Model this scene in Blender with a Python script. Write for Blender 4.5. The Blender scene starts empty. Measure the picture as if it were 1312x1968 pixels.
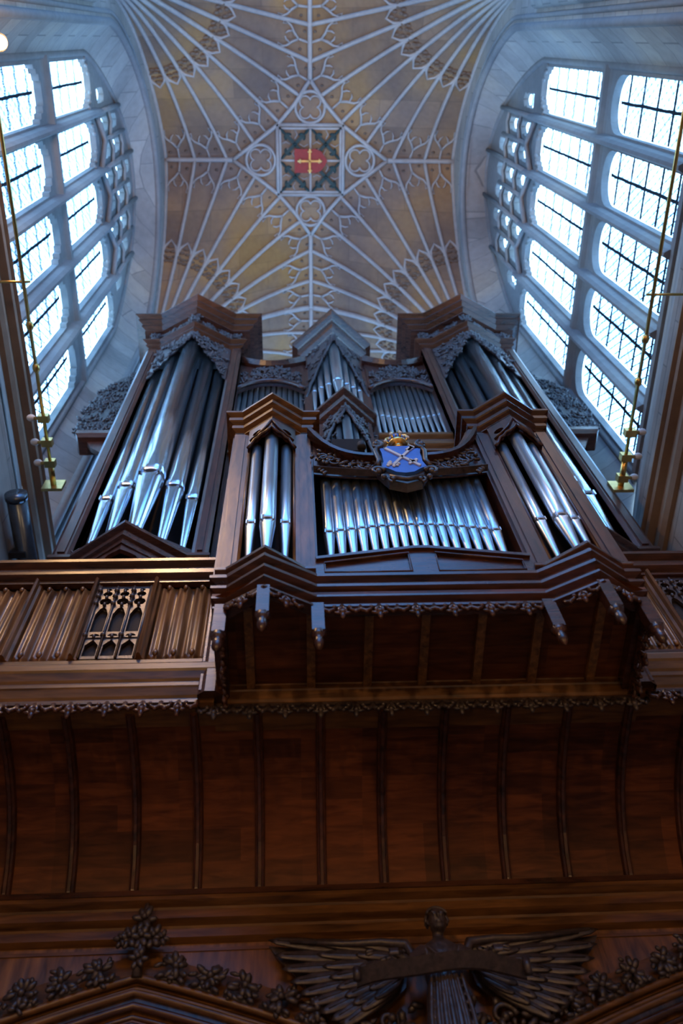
import bpy, math, random
from mathutils import Vector, Matrix
from mathutils.geometry import tessellate_polygon
PI = math.pi
SC = bpy.context.scene
COL = SC.collection

# ------------------------------------------------------------------ mesh builder
class MB:
    def __init__(s): s.v = []; s.f = []; s.sm = []
    def add(s, vs, fs, smooth=False):
        n = len(s.v); s.v += [tuple(p) for p in vs]
        for f in fs: s.f.append(tuple(i + n for i in f)); s.sm.append(smooth)
        return s
    def box(s, x0, x1, y0, y1, z0, z1):
        vs = [(x, y, z) for z in (z0, z1) for y in (y0, y1) for x in (x0, x1)]
        return s.add(vs, [(0, 2, 3, 1), (4, 5, 7, 6), (0, 1, 5, 4), (2, 6, 7, 3), (0, 4, 6, 2), (1, 3, 7, 5)])
    def beam(s, p, q, w, h, up=(0, 0, 1)):
        p = Vector(p); q = Vector(q); d = (q - p).normalized(); up = Vector(up)
        a = d.cross(up).normalized() * w / 2; b = d.cross(a).normalized() * h / 2
        vs = [e + i * a + j * b for e in (p, q) for i in (-1, 1) for j in (-1, 1)]
        return s.add(vs, [(0, 1, 3, 2), (4, 6, 7, 5), (0, 4, 5, 1), (2, 3, 7, 6), (0, 2, 6, 4), (1, 5, 7, 3)])
    def tube(s, pts, r, n=8, closed=False, smooth=True, flat=None):
        P = [Vector(p) for p in pts]; m = len(P); R = r if isinstance(r, (list, tuple)) else [r] * m
        vs = []; a = None
        for i in range(m):
            if closed: t = P[(i + 1) % m] - P[i - 1]
            else: t = P[min(i + 1, m - 1)] - P[max(i - 1, 0)]
            t = t.normalized() if t.length > 1e-9 else Vector((0, 0, 1))
            if a is None:
                a = t.cross(Vector((0, 0, 1)))
                if a.length < 1e-3: a = t.cross(Vector((1, 0, 0)))
                a.normalize()
            else:
                a = (a - t * a.dot(t))
                a = a.normalized() if a.length > 1e-6 else t.orthogonal().normalized()
            b = t.cross(a)
            for k in range(n):
                c = 2 * PI * k / n
                vs.append(P[i] + R[i] * (a * math.cos(c) + b * math.sin(c)))
        fs = []
        for i in range(m if closed else m - 1):
            j = (i + 1) % m
            for k in range(n):
                l = (k + 1) % n; fs.append((i * n + k, i * n + l, j * n + l, j * n + k))
        if not closed: fs += [tuple(range(n))[::-1], tuple((m - 1) * n + k for k in range(n))]
        return s.add(vs, fs, smooth)
    def lathe(s, cx, cy, prof, n=20, smooth=True, fn=None):
        vs = []; fs = []
        for r, z in prof:
            for k in range(n):
                c = 2 * PI * k / n; x = r * math.cos(c); y = r * math.sin(c)
                if fn: x, y = fn(x, y, r, z)
                vs.append((cx + x, cy + y, z))
        m = len(prof)
        for i in range(m - 1):
            for k in range(n):
                l = (k + 1) % n; fs.append((i * n + k, i * n + l, (i + 1) * n + l, (i + 1) * n + k))
        fs += [tuple(range(n))[::-1], tuple((m - 1) * n + k for k in range(n))]
        return s.add(vs, fs, smooth)
    def blob(s, c, r, d=None, nu=7, nv=4, smooth=True):
        """ellipsoid; r=(along, side, thick), d = direction of the long axis"""
        r = r if isinstance(r, (list, tuple)) else (r, r, r); c = Vector(c)
        d = Vector(d).normalized() if d is not None else Vector((0, 0, 1))
        a = d.cross(Vector((0, 1, 0)))
        if a.length < 1e-3: a = Vector((1, 0, 0))
        a.normalize(); b = d.cross(a)
        vs = [c - d * r[0]]
        for i in range(1, nv):
            t = -PI / 2 + PI * i / nv
            for k in range(nu):
                u = 2 * PI * k / nu
                vs.append(c + d * r[0] * math.sin(t) + a * r[1] * math.cos(t) * math.cos(u) + b * r[2] * math.cos(t) * math.sin(u))
        vs.append(c + d * r[0]); L = len(vs) - 1; fs = []
        for k in range(nu):
            l = (k + 1) % nu
            fs.append((0, 1 + l, 1 + k)); fs.append((L, L - nu + k, L - nu + l))
            for i in range(nv - 2):
                o = 1 + i * nu; fs.append((o + k, o + l, o + nu + l, o + nu + k))
        return s.add(vs, fs, smooth)
    def sweep(s, path, prof, mp=lambda u, v, w: (u, v, w), closed=False, smooth=False, cprof=True):
        """profile (n, w) swept along 2-D path with mitres; n along the path's right hand"""
        m = len(path); k = len(prof); vs = []
        for i in range(m):
            a = path[i - 1] if (i > 0 or closed) else None; b = path[i]; c = path[(i + 1) % m] if (i < m - 1 or closed) else None
            def nr(p, q):
                x, y = q[0] - p[0], q[1] - p[1]; l = math.hypot(x, y) or 1; return (y / l, -x / l)
            if a is None: n = nr(b, c)
            elif c is None: n = nr(a, b)
            else:
                n1 = nr(a, b); n2 = nr(b, c); sx, sy = n1[0] + n2[0], n1[1] + n2[1]; q = 1 + n1[0] * n2[0] + n1[1] * n2[1]
                q = max(q, .25); n = (sx / q, sy / q)
            for (o, w) in prof: vs.append(mp(b[0] + n[0] * o, b[1] + n[1] * o, w))
        fs = []
        for i in range(m if closed else m - 1):
            j = (i + 1) % m
            for t in range(k if cprof else k - 1):
                u = (t + 1) % k; fs.append((i * k + t, i * k + u, j * k + u, j * k + t))
        if not closed and cprof: fs += [tuple(range(k))[::-1], tuple((m - 1) * k + t for t in range(k))]
        return s.add(vs, fs, smooth)
    def plate(s, outer, holes, w0, w1, mp=lambda u, v, w: (u, w, v)):
        loops = [outer] + list(holes)
        pts = [p for l in loops for p in l]
        tris = tessellate_polygon([[Vector((p[0], p[1], 0)) for p in l] for l in loops])
        n = len(pts)
        vs = [mp(p[0], p[1], w0) for p in pts] + [mp(p[0], p[1], w1) for p in pts]
        fs = [tuple(t) for t in tris] + [tuple(i + n for i in t)[::-1] for t in tris]
        o = 0
        for l in loops:
            for i in range(len(l)):
                j = (i + 1) % len(l); fs.append((o + i, o + j, n + o + j, n + o + i))
            o += len(l)
        return s.add(vs, fs)
    def grid(s, rows, smooth=False, closed=False):
        k = len(rows[0]); vs = [p for r in rows for p in r]; fs = []
        for i in range(len(rows) - 1):
            for j in range(k if closed else k - 1):
                l = (j + 1) % k; fs.append((i * k + j, i * k + l, (i + 1) * k + l, (i + 1) * k + j))
        return s.add(vs, fs, smooth)
    def mesh(s, name, mat):
        me = bpy.data.meshes.new(name); me.from_pydata(s.v, [], s.f); me.validate()
        if len(me.polygons) == len(s.sm): me.polygons.foreach_set('use_smooth', s.sm)
        me.update()
        import bmesh
        b = bmesh.new(); b.from_mesh(me); bmesh.ops.recalc_face_normals(b, faces=b.faces); b.to_mesh(me); b.free()
        if mat: me.materials.append(mat)
        return me
    def build(s, name, mat, parent=None, mirror=None):
        if mirror is not None: s.v = [(2 * mirror - x, y, z) for x, y, z in s.v]
        return link(bpy.data.objects.new(name, s.mesh(name, mat)), parent)

def link(o, parent=None):
    COL.objects.link(o)
    if parent:
        o.parent = parent
        W = Matrix.Identity(4); p = parent
        W = wmat(parent); o.matrix_parent_inverse = W.inverted()
    return o
def wmat(o):
    M = Matrix.LocRotScale(o.location, o.rotation_euler, o.scale)
    return wmat(o.parent) @ o.matrix_parent_inverse @ M if o.parent else M
def tag(o, label=None, cat=None, group=None, kind=None):
    if label: o['label'] = label
    if cat: o['category'] = cat
    if group: o['group'] = group
    if kind: o['kind'] = kind
    return o
def thing(name, loc, label, cat, group=None, kind=None):
    o = bpy.data.objects.new(name, None); COL.objects.link(o); o.location = loc; o.empty_display_size = .1
    return tag(o, label, cat, group, kind)
def struct(name, loc=(0, 0, 0), label=None, cat=None):
    o = bpy.data.objects.new(name, None); COL.objects.link(o); o.location = loc
    return tag(o, label, cat, None, 'structure')

# ------------------------------------------------------------------ materials
def newmat(name):
    m = bpy.data.materials.new(name); m.use_nodes = True; nt = m.node_tree
    return m, nt, nt.nodes['Principled BSDF']
def N(nt, t, **k):
    n = nt.nodes.new(t)
    for a, b in k.items(): setattr(n, a, b)
    return n
def ramp(nt, stops):
    r = N(nt, 'ShaderNodeValToRGB'); e = r.color_ramp.elements
    while len(e) < len(stops): e.new(.5)
    for i, (p, c) in enumerate(stops): e[i].position = p; e[i].color = (*c, 1)
    return r
def wood(name, dark, light, scale=(6, 6, 1.2), rough=.38, spec=.5, bump=.15):
    m, nt, b = newmat(name); L = nt.links
    g = N(nt, 'ShaderNodeNewGeometry'); mp = N(nt, 'ShaderNodeMapping'); mp.inputs['Scale'].default_value = scale
    L.new(g.outputs['Position'], mp.inputs['Vector'])
    n1 = N(nt, 'ShaderNodeTexNoise'); n1.inputs['Scale'].default_value = 5; n1.inputs['Detail'].default_value = 6; n1.inputs['Distortion'].default_value = .6
    L.new(mp.outputs[0], n1.inputs['Vector'])
    n2 = N(nt, 'ShaderNodeTexNoise'); n2.inputs['Scale'].default_value = 1.3; L.new(g.outputs['Position'], n2.inputs['Vector'])
    mx = N(nt, 'ShaderNodeMath', operation='ADD'); mm = N(nt, 'ShaderNodeMath', operation='MULTIPLY'); mm.inputs[1].default_value = .5
    L.new(n2.outputs['Fac'], mm.inputs[0]); L.new(n1.outputs['Fac'], mx.inputs[0]); L.new(mm.outputs[0], mx.inputs[1])
    r = ramp(nt, [(.5, dark), (1.0, light)]); L.new(mx.outputs[0], r.inputs[0]); L.new(r.outputs[0], b.inputs['Base Color'])
    b.inputs['Roughness'].default_value = rough; b.inputs['Specular IOR Level'].default_value = spec
    bp = N(nt, 'ShaderNodeBump'); bp.inputs['Strength'].default_value = bump; bp.inputs['Distance'].default_value = .004
    L.new(n1.outputs['Fac'], bp.inputs['Height']); L.new(bp.outputs[0], b.inputs['Normal'])
    return m
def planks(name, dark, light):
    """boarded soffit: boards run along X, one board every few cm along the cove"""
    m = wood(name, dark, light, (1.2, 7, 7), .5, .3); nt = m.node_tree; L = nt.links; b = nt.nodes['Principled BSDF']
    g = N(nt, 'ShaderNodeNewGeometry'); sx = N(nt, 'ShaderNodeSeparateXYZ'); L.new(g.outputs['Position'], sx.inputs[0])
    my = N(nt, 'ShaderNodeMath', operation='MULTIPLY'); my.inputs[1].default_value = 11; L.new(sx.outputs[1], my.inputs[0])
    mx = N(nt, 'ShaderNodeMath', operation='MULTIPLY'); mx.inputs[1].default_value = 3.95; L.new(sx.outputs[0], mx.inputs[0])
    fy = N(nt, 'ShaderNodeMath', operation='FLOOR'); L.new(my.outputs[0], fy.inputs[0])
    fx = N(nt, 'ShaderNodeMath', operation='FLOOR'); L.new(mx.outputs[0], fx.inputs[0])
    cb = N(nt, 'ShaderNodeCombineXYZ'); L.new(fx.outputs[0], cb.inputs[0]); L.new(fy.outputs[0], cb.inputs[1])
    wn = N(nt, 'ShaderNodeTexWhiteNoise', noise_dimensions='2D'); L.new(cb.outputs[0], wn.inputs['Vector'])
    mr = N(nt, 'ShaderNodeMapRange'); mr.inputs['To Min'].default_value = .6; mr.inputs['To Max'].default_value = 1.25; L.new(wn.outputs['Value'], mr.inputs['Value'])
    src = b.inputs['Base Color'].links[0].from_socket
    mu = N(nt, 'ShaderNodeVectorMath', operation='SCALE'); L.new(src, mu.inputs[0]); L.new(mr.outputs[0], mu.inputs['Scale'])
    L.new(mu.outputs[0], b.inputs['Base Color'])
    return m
def stone(name, cols, axis='YZ', rough=.85, blocks=True, bw=.9, bh=.42, mortar=.35, sat=1.0):
    m, nt, b = newmat(name); L = nt.links
    g = N(nt, 'ShaderNodeNewGeometry'); sx = N(nt, 'ShaderNodeSeparateXYZ'); L.new(g.outputs['Position'], sx.inputs[0])
    n1 = N(nt, 'ShaderNodeTexNoise'); n1.inputs['Scale'].default_value = .55; n1.inputs['Detail'].default_value = 5; L.new(g.outputs['Position'], n1.inputs['Vector'])
    n2 = N(nt, 'ShaderNodeTexNoise'); n2.inputs['Scale'].default_value = 9; n2.inputs['Detail'].default_value = 6; L.new(g.outputs['Position'], n2.inputs['Vector'])
    r = ramp(nt, [(.3, cols[0]), (.5, cols[1]), (.7, cols[2])]); L.new(n1.outputs['Fac'], r.inputs[0])
    mr = N(nt, 'ShaderNodeMapRange'); mr.inputs['To Min'].default_value = .8; mr.inputs['To Max'].default_value = 1.2; L.new(n2.outputs['Fac'], mr.inputs['Value'])
    sc = N(nt, 'ShaderNodeVectorMath', operation='SCALE'); L.new(r.outputs[0], sc.inputs[0]); L.new(mr.outputs[0], sc.inputs['Scale'])
    out = sc.outputs[0]
    if blocks:
        cb = N(nt, 'ShaderNodeCombineXYZ'); ia, ib = {'YZ': (1, 2), 'XZ': (0, 2), 'XY': (0, 1)}[axis]
        L.new(sx.outputs[ia], cb.inputs[0]); L.new(sx.outputs[ib], cb.inputs[1])
        bt = N(nt, 'ShaderNodeTexBrick'); L.new(cb.outputs[0], bt.inputs['Vector']); bt.inputs['Scale'].default_value = 1
        bt.inputs['Brick Width'].default_value = bw; bt.inputs['Row Height'].default_value = bh; bt.inputs['Mortar Size'].default_value = .008
        bt.inputs['Color1'].default_value = (.82, .80, .78, 1); bt.inputs['Color2'].default_value = (1.12, 1.08, 1.02, 1); bt.inputs['Mortar'].default_value = (mortar, mortar, mortar, 1)
        mu = N(nt, 'ShaderNodeVectorMath', operation='MULTIPLY'); L.new(out, mu.inputs[0]); L.new(bt.outputs['Color'], mu.inputs[1]); out = mu.outputs[0]
    L.new(out, b.inputs['Base Color']); b.inputs['Roughness'].default_value = rough; b.inputs['Specular IOR Level'].default_value = .25
    bp = N(nt, 'ShaderNodeBump'); bp.inputs['Strength'].default_value = .3; bp.inputs['Distance'].default_value = .01; L.new(n2.outputs['Fac'], bp.inputs['Height']); L.new(bp.outputs[0], b.inputs['Normal'])
    return m
def plain(name, col, rough=.5, metal=0, noise=.15, emit=None):
    m, nt, b = newmat(name); L = nt.links
    g = N(nt, 'ShaderNodeNewGeometry'); n = N(nt, 'ShaderNodeTexNoise'); n.inputs['Scale'].default_value = 14; n.inputs['Detail'].default_value = 4; L.new(g.outputs['Position'], n.inputs['Vector'])
    r = ramp(nt, [(.3, tuple(c * (1 - noise) for c in col)), (.7, tuple(min(1, c * (1 + noise)) for c in col))]); L.new(n.outputs['Fac'], r.inputs[0]); L.new(r.outputs[0], b.inputs['Base Color'])
    b.inputs['Roughness'].default_value = rough; b.inputs['Metallic'].default_value = metal
    if emit: b.inputs['Emission Color'].default_value = (*emit[0], 1); b.inputs['Emission Strength'].default_value = emit[1]
    return m
def pipemetal(name, col, rough):
    m, nt, b = newmat(name); L = nt.links
    g = N(nt, 'ShaderNodeNewGeometry'); mp = N(nt, 'ShaderNodeMapping'); mp.inputs['Scale'].default_value = (3, 3, .6); L.new(g.outputs['Position'], mp.inputs[0])
    n = N(nt, 'ShaderNodeTexNoise'); n.inputs['Scale'].default_value = 3; n.inputs['Detail'].default_value = 5; L.new(mp.outputs[0], n.inputs['Vector'])
    r = ramp(nt, [(.3, tuple(c * .9 for c in col)), (.7, col)]); L.new(n.outputs['Fac'], r.inputs[0]); L.new(r.outputs[0], b.inputs['Base Color'])
    mr = N(nt, 'ShaderNodeMapRange'); mr.inputs['To Min'].default_value = rough * .92; mr.inputs['To Max'].default_value = rough * 1.12; L.new(n.outputs['Fac'], mr.inputs['Value']); L.new(mr.outputs[0], b.inputs['Roughness'])
    b.inputs['Metallic'].default_value = 1
    return m
def leaded_glass(name, lattice, y0, dy, z0, dz, fill):
    """leaded glass in the Y-Z plane: lead lines are opaque and dark, quarries let the sky through"""
    m, nt, b = newmat(name); L = nt.links; nt.nodes.remove(b)
    out = nt.nodes['Material Output']
    g = N(nt, 'ShaderNodeNewGeometry'); sx = N(nt, 'ShaderNodeSeparateXYZ')
    wn = N(nt, 'ShaderNodeTexNoise'); wn.inputs['Scale'].default_value = 4; wn.inputs['Detail'].default_value = 2
    L.new(g.outputs['Position'], wn.inputs['Vector'])
    ad = N(nt, 'ShaderNodeVectorMath', operation='MULTIPLY_ADD'); ad.inputs[1].default_value = (.022, .022, .022); L.new(wn.outputs['Color'], ad.inputs[0]); L.new(g.outputs['Position'], ad.inputs[2])
    L.new(ad.outputs[0], sx.inputs[0])
    def M(op, a, bb):
        n = N(nt, 'ShaderNodeMath', operation=op)
        for i, q in enumerate((a, bb)):
            if q is None: continue
            if isinstance(q, (int, float)): n.inputs[i].default_value = q
            else: L.new(q, n.inputs[i])
        return n.outputs[0]
    Y, Z = sx.outputs[1], sx.outputs[2]
    def line(coord, off, per, half):
        t = M('FRACT', M('DIVIDE', M('SUBTRACT', coord, off), per), None)
        d = M('ABSOLUTE', M('SUBTRACT', t, .5), None)     # .5 at the line
        return M('GREATER_THAN', d, .5 - half / per)
    a = line(Y, y0, dy, .019); c = line(Z, z0, dz, .017)
    s1 = line(M('ADD', Y, M('MULTIPLY', Z, .62)), 0, lattice, .0055); s2 = line(M('SUBTRACT', Y, M('MULTIPLY', Z, .62)), 0, lattice, .0055)
    lead = M('MAXIMUM', M('MAXIMUM', a, c), M('MAXIMUM', s1, s2))
    tr = N(nt, 'ShaderNodeBsdfTransparent'); no = N(nt, 'ShaderNodeTexNoise'); no.inputs['Scale'].default_value = 3.5; no.inputs['Detail'].default_value = 3; L.new(g.outputs['Position'], no.inputs['Vector'])
    r = ramp(nt, [(.35, tuple(f * .72 for f in fill)), (.6, fill)]); L.new(no.outputs['Fac'], r.inputs[0]); L.new(r.outputs[0], tr.inputs['Color'])
    gl = N(nt, 'ShaderNodeBsdfGlossy'); gl.inputs['Roughness'].default_value = .15; gl.inputs['Color'].default_value = (.8, .9, 1, 1)
    mg = N(nt, 'ShaderNodeMixShader'); mg.inputs[0].default_value = .04; L.new(tr.outputs[0], mg.inputs[1]); L.new(gl.outputs[0], mg.inputs[2])
    df = N(nt, 'ShaderNodeBsdfDiffuse'); df.inputs['Color'].default_value = (.03, .04, .05, 1)
    mx = N(nt, 'ShaderNodeMixShader'); L.new(lead, mx.inputs[0]); L.new(mg.outputs[0], mx.inputs[1]); L.new(df.outputs[0], mx.inputs[2])
    L.new(mx.outputs[0], out.inputs['Surface'])
    return m

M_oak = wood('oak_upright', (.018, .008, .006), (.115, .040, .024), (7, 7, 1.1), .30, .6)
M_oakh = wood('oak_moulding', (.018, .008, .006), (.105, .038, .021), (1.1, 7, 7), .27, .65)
M_oakc = wood('oak_carving', (.020, .015, .017), (.085, .062, .062), (9, 9, 9), .34, .65, .3)  # blue-grey cast put in for cool sky light on the carvings
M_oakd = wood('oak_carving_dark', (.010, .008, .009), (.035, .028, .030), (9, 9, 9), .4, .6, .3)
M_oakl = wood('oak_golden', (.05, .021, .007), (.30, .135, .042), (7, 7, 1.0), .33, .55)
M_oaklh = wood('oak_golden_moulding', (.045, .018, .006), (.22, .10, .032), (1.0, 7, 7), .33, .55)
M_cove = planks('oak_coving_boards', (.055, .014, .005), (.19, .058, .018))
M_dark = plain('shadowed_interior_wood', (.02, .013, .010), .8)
M_pipe = pipemetal('tin_pipe_metal', (.70, .79, .88), .31)
M_pipe2 = pipemetal('spotted_pipe_metal', (.68, .72, .76), .28)
M_pipeL = pipemetal('large_pipe_metal', (.80, .86, .93), .17)
M_slot = plain('pipe_mouth_shadow', (.02, .02, .022), .7)
M_wall = stone('pale_ashlar_wall', [(.22, .215, .21), (.32, .305, .29), (.38, .33, .27)], 'YZ', mortar=.6)
M_wallx = stone('pale_ashlar_end_wall', [(.30, .29, .28), (.44, .42, .39), (.50, .47, .42)], 'XZ', mortar=.6)
M_jamb = stone('window_stone', [(.15, .15, .15), (.21, .205, .20), (.26, .24, .21)], 'YZ', blocks=False)
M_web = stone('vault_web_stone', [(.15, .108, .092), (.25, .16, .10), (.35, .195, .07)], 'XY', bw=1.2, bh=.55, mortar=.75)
M_rib = stone('vault_rib_stone', [(.29, .26, .245), (.36, .32, .285), (.41, .355, .30)], 'XY', blocks=False)
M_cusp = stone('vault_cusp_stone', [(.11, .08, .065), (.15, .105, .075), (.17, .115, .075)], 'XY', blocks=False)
M_trim = stone('string_course_stone', [(.20, .14, .10), (.27, .19, .13), (.34, .25, .18)], 'YZ', blocks=False, rough=.6)
M_floor = stone('floor_stone', [(.2, .18, .16), (.28, .25, .22), (.33, .3, .26)], 'XY', bw=.6, bh=.6, rough=.6)
M_brass = plain('polished_brass', (.75, .50, .16), .3, 1)
M_gold = plain('gilding', (.85, .60, .22), .33, 1)
M_red = plain('red_paint', (.26, .012, .010), .5)
M_green = plain('dark_green_paint', (.006, .028, .024), .6)
M_blue = plain('blue_paint', (.055, .20, .80), .45)
M_white = plain('white_paint', (.78, .78, .74), .5)
M_black = plain('black_plastic', (.008, .008, .009), .9)
M_steel = plain('dark_lacquered_pipe', (.10, .13, .16), .25, .7)

# ------------------------------------------------------------------ the room
XL, XR, XC = -2.76, 3.47, .355
HW, HL, CY = 3.115, 3.2, 2.33
PROF = [(0, -8.0), (.03, -6.0), (.08, -4.7), (.15, -3.8), (.22, -3.1), (.31, -2.45), (.42, -1.8), (.52, -1.3), (.65, -.78), (.78, -.38), (.9, -.12), (1.0, 0)]
def vz(r):
    t = r / 3.25
    if t >= 1: return 22.6
    for (a, b), (c, d) in zip(PROF, PROF[1:]):
        if t <= c: return 22.6 + b + (d - b) * (t - a) / (c - a)
    return 22.6
def opening(u0, u1, zs, zsp, zap, p=.7, n=24):
    c, h = (u0 + u1) / 2, (u1 - u0) / 2
    pts = [(u0, zs + (zsp - zs) * i / 6) for i in range(6)]
    for i in range(n + 1):
        t = -math.cos(PI * i / n); pts.append((c + h * t, zsp + (zap - zsp) * max(0, 1 - t * t) ** p))
    pts += [(u1, zsp + (zs - zsp) * (i + 1) / 6) for i in range(6)]
    return pts

fl = MB().box(-6, 7, -6, 8.4, -.2, 0).build('floor', M_floor); tag(fl, None, None, None, 'structure')

WIN = [  # sgn, Xwall, Xglass, light edges, sill, transom, head shoulder, glass apex, wall apex, bay
    dict(s=1, xw=XR, xg=4.1, e0=.25, de=.86, zs=11.15, zt=14.22, zh=17.6, za=21.5, zw=21.35, n=1),
    dict(s=-1, xw=XL, xg=-3.3, e0=.22, de=.875, zs=11.3, zt=14.8, zh=17.65, za=20.85, zw=21.25, n=2)]

def light_shape(c, w, z0, z1, style):
    h = w / 2; H = min(.45 if style == 'small' else .30, (z1 - z0) * .4)
    if style == 'cusp':
        hd = [(1, 0), (1, .05), (.84, .10), (.84, .42), (.66, .46), (.66, .78), (.42, .82), (.42, 1), (.2, 1), (0, 1)]
    elif style == 'round':
        hd = [(1, 0), (.95, .3), (.84, .55), (.66, .76), (.45, .9), (.24, .97), (0, 1)]
    else:
        hd = [(1, 0), (.7, .15), (1, .35), (.9, .6), (.5, .8), (0, 1)]
    r = [(c + h * a, z1 - H + H * b) for a, b in hd]; l = [(c - h * a, z1 - H + H * b) for a, b in hd[:-1]]
    return [(c + h, z0)] + r + l[::-1] + [(c - h, z0)]

def make_window(W):
    s = W['s']; xg = W['xg']; e0 = W['e0']; de = W['de']; u1 = e0 + 5 * de
    root = struct('window_%d' % W['n'], (xg, e0 + 2.5 * de, W['zs']))
    mp = lambda u, v, w: (xg - s * w, u, v)
    zsp = 17.5 if s > 0 else 17.3
    gl = opening(e0, u1, W['zs'], zsp, W['za'], .82)
    ztop = lambda u: zsp + (W['za'] - zsp) * max(0, 1 - ((u - e0 - 2.5 * de) / (2.5 * de)) ** 2) ** .82
    holes = []; panes = []
    for k in range(5):
        c = e0 + (k + .5) * de; w = de - .19
        lo = light_shape(c, w, W['zs'] + .06, W['zt'] - .26, 'round' if s > 0 else 'cusp')
        zh = min(W['zh'], ztop(c + w / 2) - .1, ztop(c - w / 2) - .1) if k in (0, 4) else W['zh']
        up = light_shape(c, w, W['zt'] + .22, zh, 'cusp')
        holes += [lo, up]; panes += [('lower', lo), ('upper', up)]
        for dz0, dz1 in ((.45, 1.2), (1.40, 2.15), (2.35, 2.9)):
            for sg in (-1, 1):
                cc = c + sg * de * .24; ww = .23; t = min(ztop(cc - ww), ztop(cc + ww)) - .08
                z0, z1 = W['zh'] + dz0, W['zh'] + dz1
                if z1 > t: z1 = t
                if z1 - z0 > .3:
                    q = light_shape(cc, ww, z0, z1, 'small'); holes.append(q); panes.append(('small', q))
    out = [(u0 * 1.0, v) for u0, v in gl]
    MB().plate(out, holes, 0, .1, mp).build('stone_frame', M_jamb, root)
    # mullions, transom, tracery bars in relief
    for k in range(1, 5):
        u = e0 + k * de; zt = min(ztop(u), W['zh'] + .25)
        m = MB(); m.sweep([(u, W['zs']), (u, zt)], [(-.075, .08), (-.05, .19), (-.02, .24), (.02, .24), (.05, .19), (.075, .08)], mp)
        m.build('mullion', M_jamb, root)
    m = MB(); m.sweep([(e0, W['zt']), (u1, W['zt'])], [(-.2, .08), (-.1, .12), (-.05, .17), (.05, .17), (.1, .12), (.2, .08)], mp).build('transom', M_jamb, root)
    tr = MB()
    for k in range(5):
        c = e0 + (k + .5) * de; zh = W['zh']
        if k not in (0, 4):
            tr.tube([mp(c - de / 2, zh + .0, .14), mp(c - de * .30, zh + .16, .16), mp(c, zh + .38, .17), mp(c + de * .30, zh + .16, .16), mp(c + de / 2, zh, .14)], .045, 6)
            tr.tube([mp(c, zh + .38, .15), mp(c, min(zh + 2.4, ztop(c)), .15)], .035, 6)
            for sg in (-1, 1):
                for zz in (.95, 1.9):
                    if zh + zz + .3 < ztop(c + sg * de * .5):
                        tr.tube([mp(c, zh + zz + .1, .14), mp(c + sg * de * .25, zh + zz + .32, .14), mp(c + sg * de * .5, zh + zz + .1, .14)], .03, 6)
    for k in range(1, 5):
        u = e0 + k * de; zt = W['zh'] + .2
        if ztop(u) > zt: tr.tube([mp(u, zt, .15), mp(u, ztop(u), .15)], .042, 6)
    rng = random.Random(5)
    for t, q in panes:
        if t == 'upper':
            cx = sum(p[0] for p in q) / len(q); zt = max(p[1] for p in q)
            for sg in (-1, 1):
                for a, b in ((.40, -.52), (.30, -.30), (.16, -.12)):
                    tr.blob(mp(cx + sg * de * a, zt + b * .55, .1), (.035, .035, .04))
    tr.build('tracery', M_jamb, root)
    gA = W['glassA']; gB = W['glassB']
    for t, q in panes:
        m = MB().plate(q, [], -.03, -.018, mp); m.build('glass_pane', gA if t == 'lower' else gB, root)
    # splayed reveal between wall face and glass, sill and rolls
    wl = opening(-.2, 4.95, 9.75, 17.5, W['zw'], .7)
    A = [(W['xw'], u, v) for u, v in wl]; B = [mp(u, v, .1) for u, v in gl]
    mid = [tuple(a[i] * .35 + b[i] * .65 for i in range(3)) for a, b in zip(A, B)]
    mid = [(m_[0] + s * .04, m_[1], m_[2]) for m_ in mid]
    sp = MB(); sp.grid([A, mid, B], True)
    sp.add([A[0], A[-1], B[-1], B[0]], [(0, 1, 2, 3)])
    sp.build('reveal', M_wall, root)
    wmp = lambda u, v, w: (W['xw'] - s * w, u, v)
    r = MB(); r.tube([wmp(u, v, -.02) for u, v in wl], .06, 8)
    wl2 = opening(-.33, 5.08, 9.75, 17.5, W['zw'] + .14, .7); r.tube([wmp(u, v, 0) for u, v in wl2], .035, 8)
    wl3 = [mp(u, v, .1) for u, v in gl]; r.tube(wl3, .05, 8)
    r.build('arch_moulding', M_jamb, root)
    l2 = MB().beam(mp(e0 - .05, W['zs'] - .03, .1), mp(u1 + .05, W['zs'] - .03, .1), .14, .1).build('sill', M_jamb, root)
    return root

for W in WIN:
    W['glassA'] = leaded_glass('leaded_glass_lower_%d' % W['n'], .125, W['e0'] + W['de'] / 2, W['de'], W['zs'] + .05, .50, (.80, .90, 1.0))
    W['glassB'] = leaded_glass('leaded_glass_upper_%d' % W['n'], .125, W['e0'] + W['de'] / 2, W['de'], W['zt'] + .27, .52, (.84, .92, 1.0))
    w0 = make_window(W)
    kids = list(w0.children)
    w1 = w0.copy(); COL.objects.link(w1); w1.name = 'window_%d' % (W['n'] + 2); w1.location.y = -3.2 + (w1.location.y - 2.375) * .62; w1.scale.y = .62
    for c in kids:
        d = c.copy(); COL.objects.link(d); d.parent = w1; d.matrix_parent_inverse = c.matrix_parent_inverse.copy()

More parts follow.
